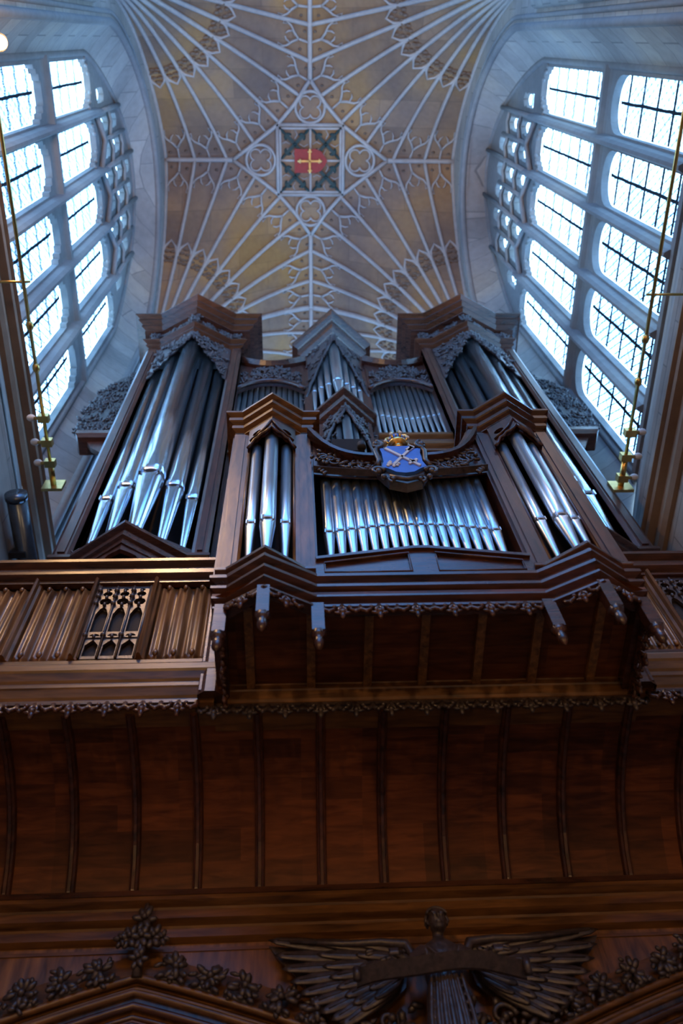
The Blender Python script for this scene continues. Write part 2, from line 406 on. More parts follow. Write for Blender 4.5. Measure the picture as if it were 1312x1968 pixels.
for s, x, nm, W in ((1, XR, 'wall_right', WIN[0]), (-1, XL, 'wall_left', WIN[1])):
    m = MB(); mp = lambda u, v, w: (x + s * w, u, v)
    hs = [opening(-.2, 4.95, 9.75, 17.5, W['zw'], .7), opening(-4.796, -1.604, 9.75, 17.5, W['zw'], .7)]
    m.plate([(-5.4, 0), (7.9, 0), (7.9, 23), (-5.4, 23)], hs, 0, .12, mp)
    w = m.build(nm, M_wall); tag(w, None, None, None, 'structure')
    # string course under the window
    zc = 9.12 if s > 0 else 10.2
    t = MB(); wm = lambda u, v, w: (x - s * w, v, u)
    prof = [(-.20, -.01), (-.20, .04), (-.15, .07), (-.10, .07), (-.09, .05), (-.02, .05), (.0, .12), (.04, .13), (.06, .09), (.10, .09), (.12, .14), (.16, .13), (.2, -.01)]
    t.sweep([(zc, -5.4), (zc, 5.9)], [(a, b) for a, b in prof], wm)
    q = t.build('trim_%d' % (1 if s > 0 else 2), M_trim); tag(q, None, None, None, 'structure')
    # wall piers (vertical rolls between bays)
    v = MB()
    for yy in (-.5, -.85, -1.2, 5.3, 5.6, 5.95):
        v.tube([(x - s * .02, yy, 0), (x - s * .02, yy, 16.2)], .09 if yy not in (-.85, 5.6) else .16, 8)
    q = v.build('trim_%d' % (3 if s > 0 else 4), M_wall); tag(q, None, None, None, 'structure')

# end walls with big windows; unseen front one set close for the pipe reflections
for nm, yw, yo, nwin in (('wall_back', 7.9, .3, 5), ('wall_front', -5.4, -.3, 6)):
    hx = 2.2 if yw > 0 else 2.9; hz0, hz1, hz2 = (9.5, 18, 21.5) if yw > 0 else (8.0, 20.6, 22.4); ho = opening(XC - hx, XC + hx, hz0, hz1, hz2, .7)
    a = MB().plate([(XL - .4, 0), (XR + .4, 0), (XR + .4, 23.2), (XL - .4, 23.2)], [ho], yw, yw + yo).build(nm, M_wallx); tag(a, None, None, None, 'structure')
    wr = struct('window_%d' % nwin, (XC, yw, hz0))
    g = MB(); fr = MB()
    for k in range(6):
        u = XC - hx + hx * .4 * k
        fr.beam((u, yw, hz0), (u, yw, hz2 - .2 - abs(u - XC) * 1.1), .16, .2, (1, 0, 0))
    for z in (hz0, (hz0 + hz1) / 2, hz1): fr.beam((XC - hx, yw, z), (XC + hx, yw, z), .2, .16)
    fr.build('stone_frame', M_jamb, wr)
    pm, nt, b = newmat('clear_end_window_glass_%d' % nwin); nt.nodes.remove(b); tn = nt.nodes.new('ShaderNodeBsdfTransparent'); tn.inputs[0].default_value = (.75, .85, 1, 1) if yw > 0 else (.34, .47, .62, 1); nt.links.new(tn.outputs[0], nt.nodes['Material Output'].inputs[0])  # front glass dimmed to set how brightly the pipes mirror it
    g.plate(opening(XC - hx, XC + hx, hz0, hz1, hz2, .7), [], yw + yo * .7, yw + yo * .7 + .01); g.build('glass_pane', pm, wr)

# ------------------------------------------------------------------ fan vault
ceil = struct('ceiling', (XC, CY, 22.6))
def q2w(sx, sy, cx, cy, ax, ay): return (cx + sx * (HW - ax), cy + sy * (HL - ay))   # ax, ay measured from the corner
def rmax(th, star):
    sn, cs = math.sin(th), math.cos(th); r = 1e9
    if sn > 1e-6: r = min(r, HW / sn)
    if cs > 1e-6: r = min(r, HL / cs)
    if star:
        t = .5
        while t < r:
            bx, by = abs(HW - t * sn), abs(HL - t * cs)
            if (bx <= .7 and by < 1.57 - 1.243 * bx) or (bx > .7 and bx < 1.67 and by < .722 * (1.67 - bx)): return t
            t += .01
    return r
for cyb, full in ((CY, True), (CY + 2 * HL, True), (CY - 2 * HL, False)):
    web = MB()
    for sx in (-1, 1):
        for sy in (-1, 1):
            rows = []; ths = sorted([PI / 2 * i / 36 for i in range(37)] + [math.atan2(HW, HL)])
            for th in ths:
                R = rmax(th, False); row = []
                for j in range(25):
                    r = R * (j / 24) ** 1.3
                    x, y = q2w(sx, sy, XC, cyb, r * math.sin(th), r * math.cos(th)); row.append((x, y, vz(r)))
                rows.append(row)
            web.grid(rows, True)
    keep = [i for i, f in enumerate(web.f) if max(web.v[j][1] for j in f) > -5.35]; web.f = [web.f[i] for i in keep]; web.sm = [web.sm[i] for i in keep]
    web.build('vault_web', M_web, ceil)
    if not full: continue
    rg = MB(); 
    rg.sweep([(XC, cyb - 4), (XC, cyb - 1.57)], [(-.07, .02), (-.045, -.12), (.045, -.12), (.07, .02)], lambda u, v, w: (u, v, vz(math.hypot(HW, HL - abs(v - cyb))) + w)) if False else None
    for s in (-1, 1):
        P = []
        for i in range(16):
            d = 1.57 + (HL - 1.57) * i / 15; P.append((XC, cyb + s * d, vz(math.hypot(HW, HL - d)) - .04))
        MB().tube(P, .052, 6).build('ridge_rib', M_rib, ceil)
        P = []
        for i in range(10):
            d = 1.67 + (HW - 1.67) * i / 9; P.append((XC + s * d, cyb, vz(math.hypot(HW - d, HL)) - .04))
        MB().tube(P, .052, 6).build('ridge_rib', M_rib, ceil)
    sq = MB(); z = 22.55
    for s in (-1, 1):
        sq.tube([(XC - .72, cyb + s * .7, z), (XC + .72, cyb + s * .7, z)], .045, 6); sq.tube([(XC + s * .7, cyb - .72, z), (XC + s * .7, cyb + .72, z)], .045, 6)
    sq.build('square_rib', M_rib, ceil)
    for sx in (-1, 1):
        for sy in (-1, 1):
            st = MB(); st.tube([(XC + sx * 1.67, cyb, z), (XC + sx * 1.2, cyb + sy * .33, z), (XC + sx * .7, cyb + sy * .7, z), (XC + sx * .32, cyb + sy * 1.12, z), (XC, cyb + sy * 1.57, z)], .043, 6)
            st.build('star_rib', M_rib, ceil)
    for dx, dy in ((0, 1), (0, -1), (1, 0), (-1, 0)):                     # quatrefoil roundels beside the square
        cx, cy = XC + dx * 1.07, cyb + dy * 1.05; q = MB()
        q.tube([(cx + .31 * math.cos(a * PI / 12), cy + .31 * math.sin(a * PI / 12), z + .01) for a in range(24)], .032, 6, closed=True)
        for k in range(4):
            a0 = k * PI / 2 + PI / 4; ox, oy = cx + .15 * math.cos(a0), cy + .15 * math.sin(a0)
            q.tube([(ox + .115 * math.cos(a0 + (t - 5) * .42), oy + .115 * math.sin(a0 + (t - 5) * .42), z + .02) for t in range(11)], .02, 5)
        q.build('quatrefoil', M_rib, ceil)
    for sx in (-1, 1):
        for sy in (-1, 1):
            W3 = lambda th, r, dz=-.03: (*q2w(sx, sy, XC, cyb, r * math.sin(th), r * math.cos(th)), vz(r) + dz)
            tc = MB(); cu = MB(); RR = 1.55
            for k in range(9):
                th = k * PI / 16; R = rmax(th, True); P = []
                for j in range(25):
                    r = .12 + (R - .12) * j / 24
                    t2 = min(max(th, .006), PI / 2 - .006); p = list(W3(t2, r)); 
                    P.append(tuple(p))
                MB().tube(P, .041, 6).build('fan_rib', M_rib, ceil)
            for k in range(8):
                t0, t1 = k * PI / 16, (k + 1) * PI / 16; tm = (t0 + t1) / 2; R = rmax(tm, True)
                # ring of pointed heads
                for rr in (RR, ):
                    tc.tube([W3(t0, rr - .02), W3(t0 + .03, rr + .1), W3(tm, rr + .20), W3(t1 - .03, rr + .1), W3(t1, rr - .02)], .030, 6)
                    [cu.blob(W3(tm + a, rr + b, .0), (.07, .06, .035), (1, 0, 0)) for a, b in ((0, .09), (-.04, .02), (.04, .02), (-.075, -.06), (.075, -.06), (0, -.08), (-.035, -.13), (.035, -.13))]
                # forked cusping at the outer end of each panel
                e = R - .02; w = e * (t1 - t0)
                tc.tube([W3(tm, e), W3(tm, e - .12), W3(tm, e - .22)], .024, 6)
                for sg in (-1, 1):
                    tc.tube([W3(tm, e - .22), W3(tm + sg * .028, e - .33), W3(tm + sg * .066, e - .42), W3(tm + sg * .094, e - .56)], [.026, .026, .022, .016], 6)
                    tc.tube([W3(tm + sg * .04, e - .36), W3(tm + sg * .028, e - .46), W3(tm + sg * .01, e - .50)], [.02, .02, .01], 5)
                    cu.blob(W3(tm + sg * .055, e - .14, .0), (.05, .04, .03)); tc.tube([W3(tm + sg * .094, e - .56), W3(tm + sg * .07, e - .60), W3(tm + sg * .075, e - .48)], .014, 5)
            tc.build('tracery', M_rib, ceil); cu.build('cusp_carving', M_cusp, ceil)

# painted boss
bo = thing('painted_vault_boss', (XC, CY, 22.5), 'square painted boss with gold cross on red shield among green leaves, centre of vault', 'ceiling boss')
z = 22.52
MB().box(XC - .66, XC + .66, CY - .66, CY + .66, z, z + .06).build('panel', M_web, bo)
fr = MB()
for a in (-1, 1):
    fr.box(XC - .66, XC + .66, CY + a * .64 - .02, CY + a * .64 + .02, z - .03, z); fr.box(XC + a * .64 - .02, XC + a * .64 + .02, CY - .66, CY + .66, z - .03, z)
fr.box(XC - .02, XC + .02, CY - .64, CY + .64, z - .03, z); fr.box(XC - .64, XC + .64, CY - .02, CY + .02, z - .03, z)
fr.build('frame', M_rib, bo)
for sx in (-1, 1):
    for sy in (-1, 1):
        cx, cy = XC + sx * .33, CY + sy * .33; lf = MB(); tp = MB()
        for ax, ay in ((1, 1), (1, -1), (-1, 1), (-1, -1)):
            lf.beam((cx, cy, z - .03), (cx + ax * .2, cy + ay * .2, z - .03), .07, .05)
            lf.blob((cx + ax * .245, cy + ay * .245, z - .03), (.085, .07, .03), (ax, ay, 0))
            lf.blob((cx + ax * .13, cy + ay * .20, z - .03), (.06, .04, .03), (ax, ay * .2, 0)); lf.blob((cx + ax * .20, cy + ay * .13, z - .03), (.06, .04, .03), (ax * .2, ay, 0))
        lf.blob((cx, cy, z - .03), (.06, .06, .03)); lf.build('foliage', M_green, bo)
        for a in range(8):
            c0 = a * PI / 4; tp.tube([(cx + .28 * math.cos(c0 + PI / 8 * .0), cy + .28 * math.sin(c0), z - .01), (cx + .2 * math.cos(c0 + .25), cy + .2 * math.sin(c0 + .25), z - .025), (cx + .1 * math.cos(c0), cy + .1 * math.sin(c0), z - .01)], .012, 5)
        tp.build('tracery', M_rib, bo)
sh = [(-.34, -.24), (-.34, .24), (.12, .24), (.22, .2), (.31, .09), (.36, 0), (.31, -.09), (.22, -.2), (.12, -.24)]
s_ = MB().plate([(XC + a, CY + b) for a, b in sh], [], z - .10, z - .03, lambda u, v, w: (u, v, w)).build('shield', M_red, bo)
cr = MB(); zz = z - .11
cr.box(XC - .25, XC + .22, CY - .02, CY + .02, zz - .02, zz + .02); cr.box(XC - .035, XC + .005, CY - .22, CY + .22, zz - .02, zz + .02)
for px, py, dx, dy in ((-.25, 0, 1, 0), (.22, 0, -1, 0), (-.015, .22, 0, -1), (-.015, -.22, 0, 1)):
    cr.blob((XC + px, CY + py, zz), (.04, .03, .025), (dx, dy, 0)); cr.blob((XC + px + dx * .03 + dy * .03, CY + py + dy * .03 + dx * .03, zz), (.03, .022, .02)); cr.blob((XC + px + dx * .03 - dy * .03, CY + py + dy * .03 - dx * .03, zz), (.03, .022, .02))
cr.build('cross', M_gold, s_)

# ------------------------------------------------------------------ organ helpers
def pipe(parent, x, y, z0, zm, z1, r, mat=None, n=20, name='organ_pipe'):
    mat = mat or M_pipe
    def flat(lip):
        def fn(px, py, rr, z):
            h = 3.2 * r
            k = (1 - (z - zm) / h) if z >= zm else (1 + (z - zm) / (2.2 * r))
            if k > 0 and py < 0:
                lim = rr * (1 - .20 * k)
                if -py > lim: py = -lim
            return px, py
        return fn
    b = MB(); b.lathe(x, y, [(r * .93, zm + .3 * r), (r, zm + .34 * r), (r, zm + 1.2 * r), (r, zm + 2.2 * r), (r, zm + 3.4 * r), (r, z1)], n, True, flat(1))
    o = b.build(name, mat, parent)
    f = MB(); f.lathe(x, y, [(r * .26, z0), (r * .34, z0 + .3 * r), (r * .95, zm - .9 * r), (r, zm - .35 * r), (r, zm)], n, True, flat(0)); f.build('pipe_foot', mat, o)
    s = MB(); s.lathe(x, y, [(r * .86, zm), (r * .86, zm + .3 * r)], n)
    s.build('pipe_mouth', M_slot, o)
    e = MB()
    for sg in (-1, 1): e.box(x + sg * r * .70 - r * .07, x + sg * r * .70 + r * .07, y - r * .98, y - r * .5, zm - .35 * r, zm + .8 * r)
    e.build('pipe_ear', mat, o)
    return o
def foliage(mb, mp, region, n, size, rng, dens=None):
    """carved leaf scrolls: region(u01, v01) -> (u, v)"""
    for i in range(n):
        u, v = region(rng.random(), rng.random()); a = rng.random() * 2 * PI; mb.blob(mp(u, v, 0), size * .45, None, 5, 3)
        for k in range(3):
            b = a + (k - 1) * 1.0; s = size * rng.uniform(.7, 1.2)
            p0 = Vector(mp(u, v, 0)); p1 = Vector(mp(u + math.cos(b) * s, v + math.sin(b) * s, rng.uniform(.2, .9) * size))
            mb.blob((p0 + p1) / 2, (s * .62, s * .27, s * .24), p1 - p0, 6, 3)
        if rng.random() < .3: mb.blob(mp(u, v, size * .5), size * .32, None, 6, 4)
def scroll(mb, mp, u, v, r, turn, r0, w=.5, t=1.7, start=0):
    P = []
    for i in range(16):
        a = start + turn * i / 15 * t * PI; q = r * (1 - .8 * i / 15); P.append(mp(u + q * math.cos(a), v + q * math.sin(a), w * r0))
    mb.tube(P, [r0 * (1 - .4 * i / 15) for i in range(16)], 6); mb.blob(P[-1], r0 * 1.4)
def panel(parent, x0, x1, y, z0, z1, mat, name='panel', d=.02, b=.03):
    m = MB(); m.box(x0, x1, y, y + d, z0, z1); m.build(name, mat, parent)
RISE = lambda prof, z: [(o, z + w) for o, w in prof]
def cornice(path, z0, z1, o0, o1, steps, mp=None, flip=False):
    """stepped moulding: overhang grows from o0 at z0 to o1 at z1"""
    pts = [(-.02, z0)]
    for i in range(steps):
        a = z0 + (z1 - z0) * i / steps; b = z0 + (z1 - z0) * (i + 1) / steps; h = b - a; p = o0 + (o1 - o0) * i / steps; q = o0 + (o1 - o0) * (i + 1) / steps
        k = min(.25 * h, .03); pts += [(p, a), (p, a + h * .2), (p - k, a + h * .27), (p - k + (q - p) * .4, a + h * .48), (q - .4 * (q - p), a + h * .60), (q, a + h * .66), (q, b - h * .02)]
    pts += [(-.02, z1)]
    return pts
def drop(mb, x, y, z0, z1, w):
    h = z1 - z0
    mb.box(x - w / 2, x + w / 2, y - w / 2, y + w / 2, z0 + h * .35, z1)
    mb.lathe(x, y, [(w * .66, z0 + h * .35), (w * .5, z0 + h * .28), (w * .34, z0 + h * .24), (w * .42, z0 + h * .2), (w * .42, z0 + h * .1), (w * .22, z0 + h * .04), (.002, z0)], 10)

# ------------------------------------------------------------------ main organ case
OX = .5
main = thing('main_organ_case', (OX, 4.2, 5.6), 'tall dark oak organ case with two high towers of silver pipes, standing behind the gallery', 'organ')
def mtower(cx, mir, seed):
    rng = random.Random(seed)
    s = -1 if mir else 1                     # outward side is -s ... left tower: outer side at -x
    X = lambda a: cx + s * a                 # a<0 outer side, a>0 inner side
    P = lambda pts: [(X(a), b) for a, b in (pts if s > 0 else pts[::-1])]
    Vb = [(-.625, 5.3), (-.625, 3.85), (-.47, 3.85), (0, 3.60), (.47, 3.85), (.625, 3.85), (.625, 4.6)]
    Vd = [(a, 3.54 if b == 3.60 else b) for a, b in Vb]
    vplan = lambda a: 3.85 - .25 * max(0, 1 - abs(a) / .47)
    # posts
    for a0, a1 in ((-.66, -.50), (.50, .645)):
        m = MB(); lo, hi = sorted((X(a0), X(a1)))
        m.sweep([(lo, 3.98), (lo, 3.86), (lo + .03, 3.84), (hi - .03, 3.84), (hi, 3.86), (hi, 3.98)], [(0, 8.2), (0, 14.0)], closed=True)
        m.box(lo, hi, 3.87, 3.97, 8.2, 14.0)
        m.box(lo + .05, hi - .05, 3.825, 3.85, 8.3, 13.8)
        m.build('post', M_oak, main)
    # sides and back
    m = MB(); m.box(min(X(-.645), X(-.605)), max(X(-.645), X(-.605)), 3.9, 5.4, 5.6, 14.3)
    m.build('side_panel', M_oak, main)
    m = MB(); m.box(min(X(.6), X(.64)), max(X(.6), X(.64)), 3.9, 4.9, 5.6, 14.3); m.build('side_panel', M_oak, main)
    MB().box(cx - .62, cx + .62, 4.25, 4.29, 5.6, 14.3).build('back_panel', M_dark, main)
    # base: V-plan cornice, dark void, ogee apron below
    m = MB(); m.sweep(P(Vd), cornice(None, 7.98, 8.23, -.03, .04, 2)); m.build('base_moulding', M_oakh, main)
    m = MB(); lo = P([(-.62, 3.9), (-.47, 3.85), (0, 3.54), (.47, 3.85), (.62, 3.9)]); m.add([(x, y, 8.21) for x, y in lo] + [(cx + .6, 4.3, 8.21), (cx - .6, 4.3, 8.21)], [tuple(range(7))]); m.build('base_board', M_dark, main)
    for sg in (-1, 1):
        pts = [(0, 8.0), (0, 7.90)]
        for i in range(9):
            t = i / 8; pts.append((.06 + .40 * t, 7.92 - .10 * math.sin(t * PI) - .16 * t * t + .05 * math.sin(3 * PI * t)))
        pts += [(.5, 7.7), (.5, 8.0)]
        mp = lambda u, v, w: (cx + sg * u, 3.87 - .31 * max(0, 1 - abs(u) / .47) + .02 + w, v)
        MB().plate(pts, [], 0, .04, mp).build('apron', M_oak, main)
    MB().box(cx - .6, cx + .6, 4.15, 4.2, 5.6, 8.0).build('lower_panel', M_dark, main)
    for a in (-.64, .5):
        MB().box(min(X(a), X(a + .14)), max(X(a), X(a + .14)), 3.88, 4.05, 5.6, 8.0).build('lower_post', M_oak, main)
    # carved cill frieze behind the base tip
    m = MB()
    for sg in (-1, 1):
        mp = lambda u, v, w: (cx + sg * u, vplan(u) + .03 - w, v)
        m.plate([(0, 8.2), (.5, 8.2), (.5, 8.36), (0, 8.36)], [], -.02, 0, lambda u, v, w: mp(u, v, -w)); foliage(m, mp, lambda a, b: (a * .48, 8.24 + b * .10), 26, .045, rng)
    m.build('cill_carving', M_oakc, main)
    # entablature
    m = MB(); m.sweep(P(Vb), cornice(None, 13.9, 14.13, .0, .10, 2)); m.build('architrave', M_oakh, main)
    m = MB(); m.sweep(P(Vb), [(.05, 14.12), (.05, 14.45), (-.03, 14.45), (-.03, 14.12)])
    m.build('frieze', M_oak, main)
    m = MB(); m.sweep(P(Vb), cornice(None, 14.43, 14.78, .12, .285, 3)); m.build('cornice', M_oakh, main)
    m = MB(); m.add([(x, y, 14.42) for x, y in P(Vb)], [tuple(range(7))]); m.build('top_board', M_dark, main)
    c = MB()
    for sg in (-1, 1):
        mp = lambda u, v, w: (cx + sg * u, vplan(u) - .06 - w, v)
        foliage(c, mp, lambda a, b: (.12 + a * .13, 14.18 + b * .2), 22, .05, rng); foliage(c, mp, lambda a, b: (.33 + a * .13, 14.18 + b * .2), 22, .05, rng)
        foliage(c, mp, lambda a, b: (.52 + a * .1, 14.15 + b * .25), 14, .06, rng)
    foliage(c, lambda u, v, w: (cx + u, 3.52 - w, v), lambda a, b: (-.05 + a * .1, 14.16 + b * .28), 14, .06, rng)
    foliage(c, lambda u, v, w: (X(-.68) - s * w, u, v), lambda a, b: (3.9 + a * 1.2, 14.18 + b * .2), 50, .07, rng)
    c.build('frieze_carving', M_oakc, main)
    # stepped carved pipe shades
    for sg in (-1, 1):
        mp = lambda u, v, w: (cx + sg * u, vplan(u) + .0 + w, v)
        low = [(0, 13.74), (.07, 13.70), (.12, 13.56), (.15, 13.55), (.18, 13.42), (.26, 13.37), (.29, 13.22), (.34, 13.20), (.37, 13.02), (.42, 12.98), (.45, 12.80), (.50, 12.72)]
        m = MB(); m.plate([(0, 13.92)] + low + [(.50, 13.92)], [], 0, .02, mp)
        def reg(a, b):
            u = a * .48; zl = 13.74 - (a ** 1.1) * .98; return (u, zl + .03 + b * (13.88 - zl))
        foliage(m, lambda u, v, w: mp(u, v, -w), reg, 80, .055, rng)
        m.build('pipe_shade', M_oakc, main)
    # five pipes standing on the V plan
    for a, r, zm, z1 in ((-.405, .078, 9.36, 12.95), (-.225, .092, 9.46, 13.45), (0, .130, 9.55, 13.8), (.225, .092, 9.46, 13.45), (.405, .078, 9.36, 12.95)):
        pipe(main, X(a), vplan(a) + .04 + r, 8.22, zm, z1 + .15, r, M_pipeL, 32)
mtower(-1.405, False, 1); mtower(2.405, True, 2)

def vtower(parent, cx, h, yb, yt, z0, z1, zs, pipes, rng, over, post, zp0, shade_low, name='centre'):
    """small V-fronted tower: body half-width h from back plane yb to tip yt"""
    V = [(cx - h, yb + .5), (cx - h, yb), (cx, yt), (cx + h, yb), (cx + h, yb + .5)]
    vp = lambda u: yb - (yb - yt) * (1 - min(1, abs(u) / h))
    for sg in (-1, 1):
        m = MB(); m.box(min(cx + sg * h, cx + sg * (h - post)), max(cx + sg * h, cx + sg * (h - post)), yb - .06, yb + .1, zp0, z0); m.build('post', M_oak, parent)
    m = MB(); m.sweep(V, cornice(None, z0, z1, .0, over, 2)); m.build('cornice', M_oakh, parent)
    m = MB(); m.add([(x, y, z1 - .02) for x, y in V], [(0, 1, 2, 3, 4)]); m.build('top_board', M_dark, parent)
    c = MB()
    for sg in (-1, 1):
        mp = lambda u, v, w: (cx + sg * u, vp(u) - .01 - w, v)
        c.plate([(0, z0 + .02)] + [(h * t, zz) for t, zz in shade_low] + [(h, z0 + .02)], [], 0, -.02, mp)
        foliage(c, mp, lambda a, b: (a * h, (lambda zl: zl + .02 + b * (z0 - zl))(shade_low[0][1] + (shade_low[-1][1] - shade_low[0][1]) * a)), 40, .05, rng)
        P = [mp(h * t, zz, .01) for t, zz in shade_low]; c.tube(P, .02, 6)
    c.build('pipe_shade', M_oakc, parent)
    for a, r, zb, zm, zt in pipes: pipe(parent, cx + a, vp(a) + .03 + r, zb, zm, zt, r, M_pipe2, 16)

rng = random.Random(7)
vtower(main, .52, .42, 4.1, 3.72, 14.2, 14.82, 0, [(0, .068, 11.8, 12.42, 14.1)] + [q for sg in (-1, 1) for q in ((sg * .115, .043, 11.8, 12.52, 13.9), (sg * .205, .040, 11.8, 12.62, 13.6), (sg * .29, .036, 11.8, 12.70, 13.2))], rng, .16, .1, 5.6,
       [(0, 14.0), (.2, 13.78), (.4, 13.5), (.55, 13.3), (.7, 13.0), (.8, 12.9), (.9, 12.65), (1, 12.4)])
MB().box(.1, .94, 4.3, 4.33, 5.6, 14.2).build('back_panel', M_dark, main)
vtower(main, .545, .30, 3.95, 3.68, 11.25, 11.62, 0, [(0, .05, 9.3, 9.75, 11.2)] + [q for sg in (-1, 1) for q in ((sg * .088, .036, 9.3, 9.7, 11.05), (sg * .16, .032, 9.3, 9.65, 10.85), (sg * .225, .028, 9.3, 9.6, 10.5))], rng, .09, .06, 9.2,
       [(0, 11.14), (.2, 11.07), (.4, 10.98), (.6, 10.84), (.75, 10.66), (.88, 10.45), (1, 10.2)])
MB().box(.545 - .32, .545 + .32, 3.6, 4.1, 9.12, 9.3).build('tower_foot_board', M_oakh, main)
# flats with concave crest and segmental arch
for x0, x1, sd in ((-.78, .1, 11), (.94, 1.80, 12)):
    rng = random.Random(sd); c = (x0 + x1) / 2; h = (x1 - x0) / 2; Y = 4.02
    top = [(x0 + (x1 - x0) * i / 12, 13.86 - .20 * math.sin(PI * i / 12) ** 1) for i in range(13)]
    arc = [(x0 + (x1 - x0) * i / 12, 12.72 + .32 * (1 - ((i - 6) / 6) ** 2)) for i in range(13)]
    m = MB().plate(top + arc[::-1], [], Y, Y + .05); m.build('flat_frieze', M_oak, main)
    m = MB(); m.tube([(u, Y - .03, v) for u, v in arc], .035, 6); m.build('arch_moulding', M_oakh, main)
    m = MB(); m.sweep(top, [(-.05, -.09), (.02, -.11), (.06, -.05), (.06, .06), (-.05, .06)], lambda u, v, w: (u, Y + w, v)); m.build('crest_moulding', M_oakh, main)
    m = MB(); foliage(m, lambda u, v, w: (u, Y - .01 - w, v), lambda a, b: (x0 + .05 + a * (x1 - x0 - .1), (12.84 + .3 * (1 - (2 * a - 1) ** 2)) + b * .45), 130, .06, rng); m.build('frieze_carving', M_oakc, main)
    for k in range(12):
        u = x0 + (x1 - x0) * (k + .5) / 12; pipe(main, u, Y + .10, 11.12, 11.88 + .18 * abs(2 * (k + .5) / 12 - 1), 13.1, .031, M_pipe2, 12)
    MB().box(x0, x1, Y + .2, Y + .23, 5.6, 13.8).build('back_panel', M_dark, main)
    m = MB(); m.sweep([(x0 - .02, Y), (x1 + .02, Y)], cornice(None, 10.78, 11.12, .0, .08, 2)); m.build('flat_rail', M_oaklh, main)
    MB().box(x0, x1, Y + .03, Y + .2, 11.06, 11.11).build('rail_board', M_oak, main)
    MB().box(x0, x1, Y + .04, Y + .08, 5.6, 10.9).build('lower_panel', M_oak, main)
# carved side wings
for s, bx in ((-1, -2.05), (1, 3.05)):
    rng = random.Random(31); Y = 4.12
    out = [(0, 11.45), (.40, 11.45), (.50, 11.9), (.53, 12.4), (.47, 12.95), (.30, 13.45), (0, 13.75)]
    mp = lambda u, v, w: (bx + s * u, Y - w, v)
    m = MB(); m.plate(out, [], 0, .03, mp)
    foliage(m, mp, lambda a, b: (lambda v: (a * (.54 - .5 * max(0, (v - 12.4) / 1.35) ** 2), v))(11.5 + b * 2.15), 360, .07, rng)
    w = m.build('side_wing', M_oakd, main)
    m = MB(); m.sweep([(bx, Y - .08), (bx + s * .44, Y - .08), (bx + s * .44, Y + .14)] if s > 0 else [(bx + s * .44, Y + .14), (bx + s * .44, Y - .08), (bx, Y - .08)], [(-.1, 11.27), (.0, 11.28), (.03, 11.34), (.03, 11.42), (-.1, 11.42)])
    m.box(min(bx, bx + s * .43), max(bx, bx + s * .43), Y - .08, Y + .14, 11.28, 11.40)
    m.build('wing_shelf', M_oakh, main)
    m = MB().plate([(0, 11.28), (.34, 11.28), (.26, 11.1), (.12, 10.95), (0, 10.6)], [], -.03, .03, mp); m.build('wing_bracket', M_oak, main)

# ------------------------------------------------------------------ choir organ case
choir = thing('choir_organ_case', (.52, 1.93, 4.5), 'smaller oak organ case jutting from the gallery front, with close rows of slim silver pipes', 'organ')
CX = .52
prev = None
def ctower(cx, mir, seed):
    rng = random.Random(seed); h = .205; V0 = [(-h, 2.9), (-h, 1.93), (-.155, 1.93), (0, 1.83), (.155, 1.93), (h, 1.93), (h, 2.9)]
    V = [(cx + a, b) for a, b in V0]; vp = lambda u: 1.93 - .10 * max(0, 1 - abs(u) / .155)
    for sg in (-1, 1):
        a, b = sorted((cx + sg * h, cx + sg * (h - .082)))
        m = MB(); m.box(a, b, 1.93, 1.97, 4.74, 6.26); m.box(a + .022, b - .022, 1.922, 1.94, 4.80, 6.22)
        m.tube([(cx + sg * (h - .088), 1.935, 4.78), (cx + sg * (h - .088), 1.935, 6.22)], .008, 6); m.build('post', M_oakl if mir == 0 else M_oak, choir)  # golden oak on the left tower paints in the warm lamplight there
    for sg in (-1, 1):
        m = MB(); m.box(cx + sg * h - .01, cx + sg * h + .01, 1.95, 2.9, 4.74, 6.3); m.build('side_panel', M_oak, choir)
    m = MB(); m.sweep(V, cornice(None, 6.25, 6.46, .0, .057, 3)); m.build('cornice', M_oaklh if mir == 0 else M_oakh, choir)  # left cornice coloured golden for lamplight, right one left dark
    m = MB(); m.add([(x, y, 6.445) for x, y in V], [tuple(range(7))]); m.build('top_board', M_oakh, choir)
    # base rail in V plan
    m = MB(); m.sweep([(cx + a, b) for a, b in V0[1:-1]], cornice(None, 4.745, 4.80, .012, .02, 1)); m.add([(x, y, 4.79) for x, y in V], [tuple(range(7))]); m.build('cill', M_oakh, choir)
    # ogee shade with pierced trefoils
    for sg in (-1, 1):
        mp = lambda u, v, w: (cx + sg * u, vp(u) + w, v)
        low = [(0, 6.11), (.015, 6.085), (.035, 6.075), (.055, 6.085), (.072, 6.06), (.09, 6.065), (.108, 6.02), (.125, 6.0)]
        hole = [(.08 + .024 * math.cos(-a * PI / 6), 6.155 + .026 * math.sin(-a * PI / 6)) for a in range(12)]
        m = MB(); m.plate([(0, 6.27)] + low + [(.125, 6.27)], [hole], .0, .02, mp); m.tube([mp(u, v, -.006) for u, v in low], .009, 6)
        m.tube([mp(.0, 6.2, -.005), mp(.04, 6.13, -.008), mp(.07, 6.11, -.008), mp(.115, 6.08, -.005)], .007, 6)
        m.build('pipe_shade', M_oak, choir)
    MB().box(cx - .19, cx + .19, 2.2, 2.22, 4.75, 6.3).build('back_panel', M_dark, choir)
    for a, r, z1 in ((-.077, .0275, 6.06), (0, .036, 6.13), (.077, .0275, 6.06)):
        pipe(choir, cx + a, vp(a) + .03 + r, 4.80, 5.14 if a == 0 else 5.19, z1, r, M_pipe, 24)
ctower(-.135, 0, 3); ctower(1.175, 1, 4)
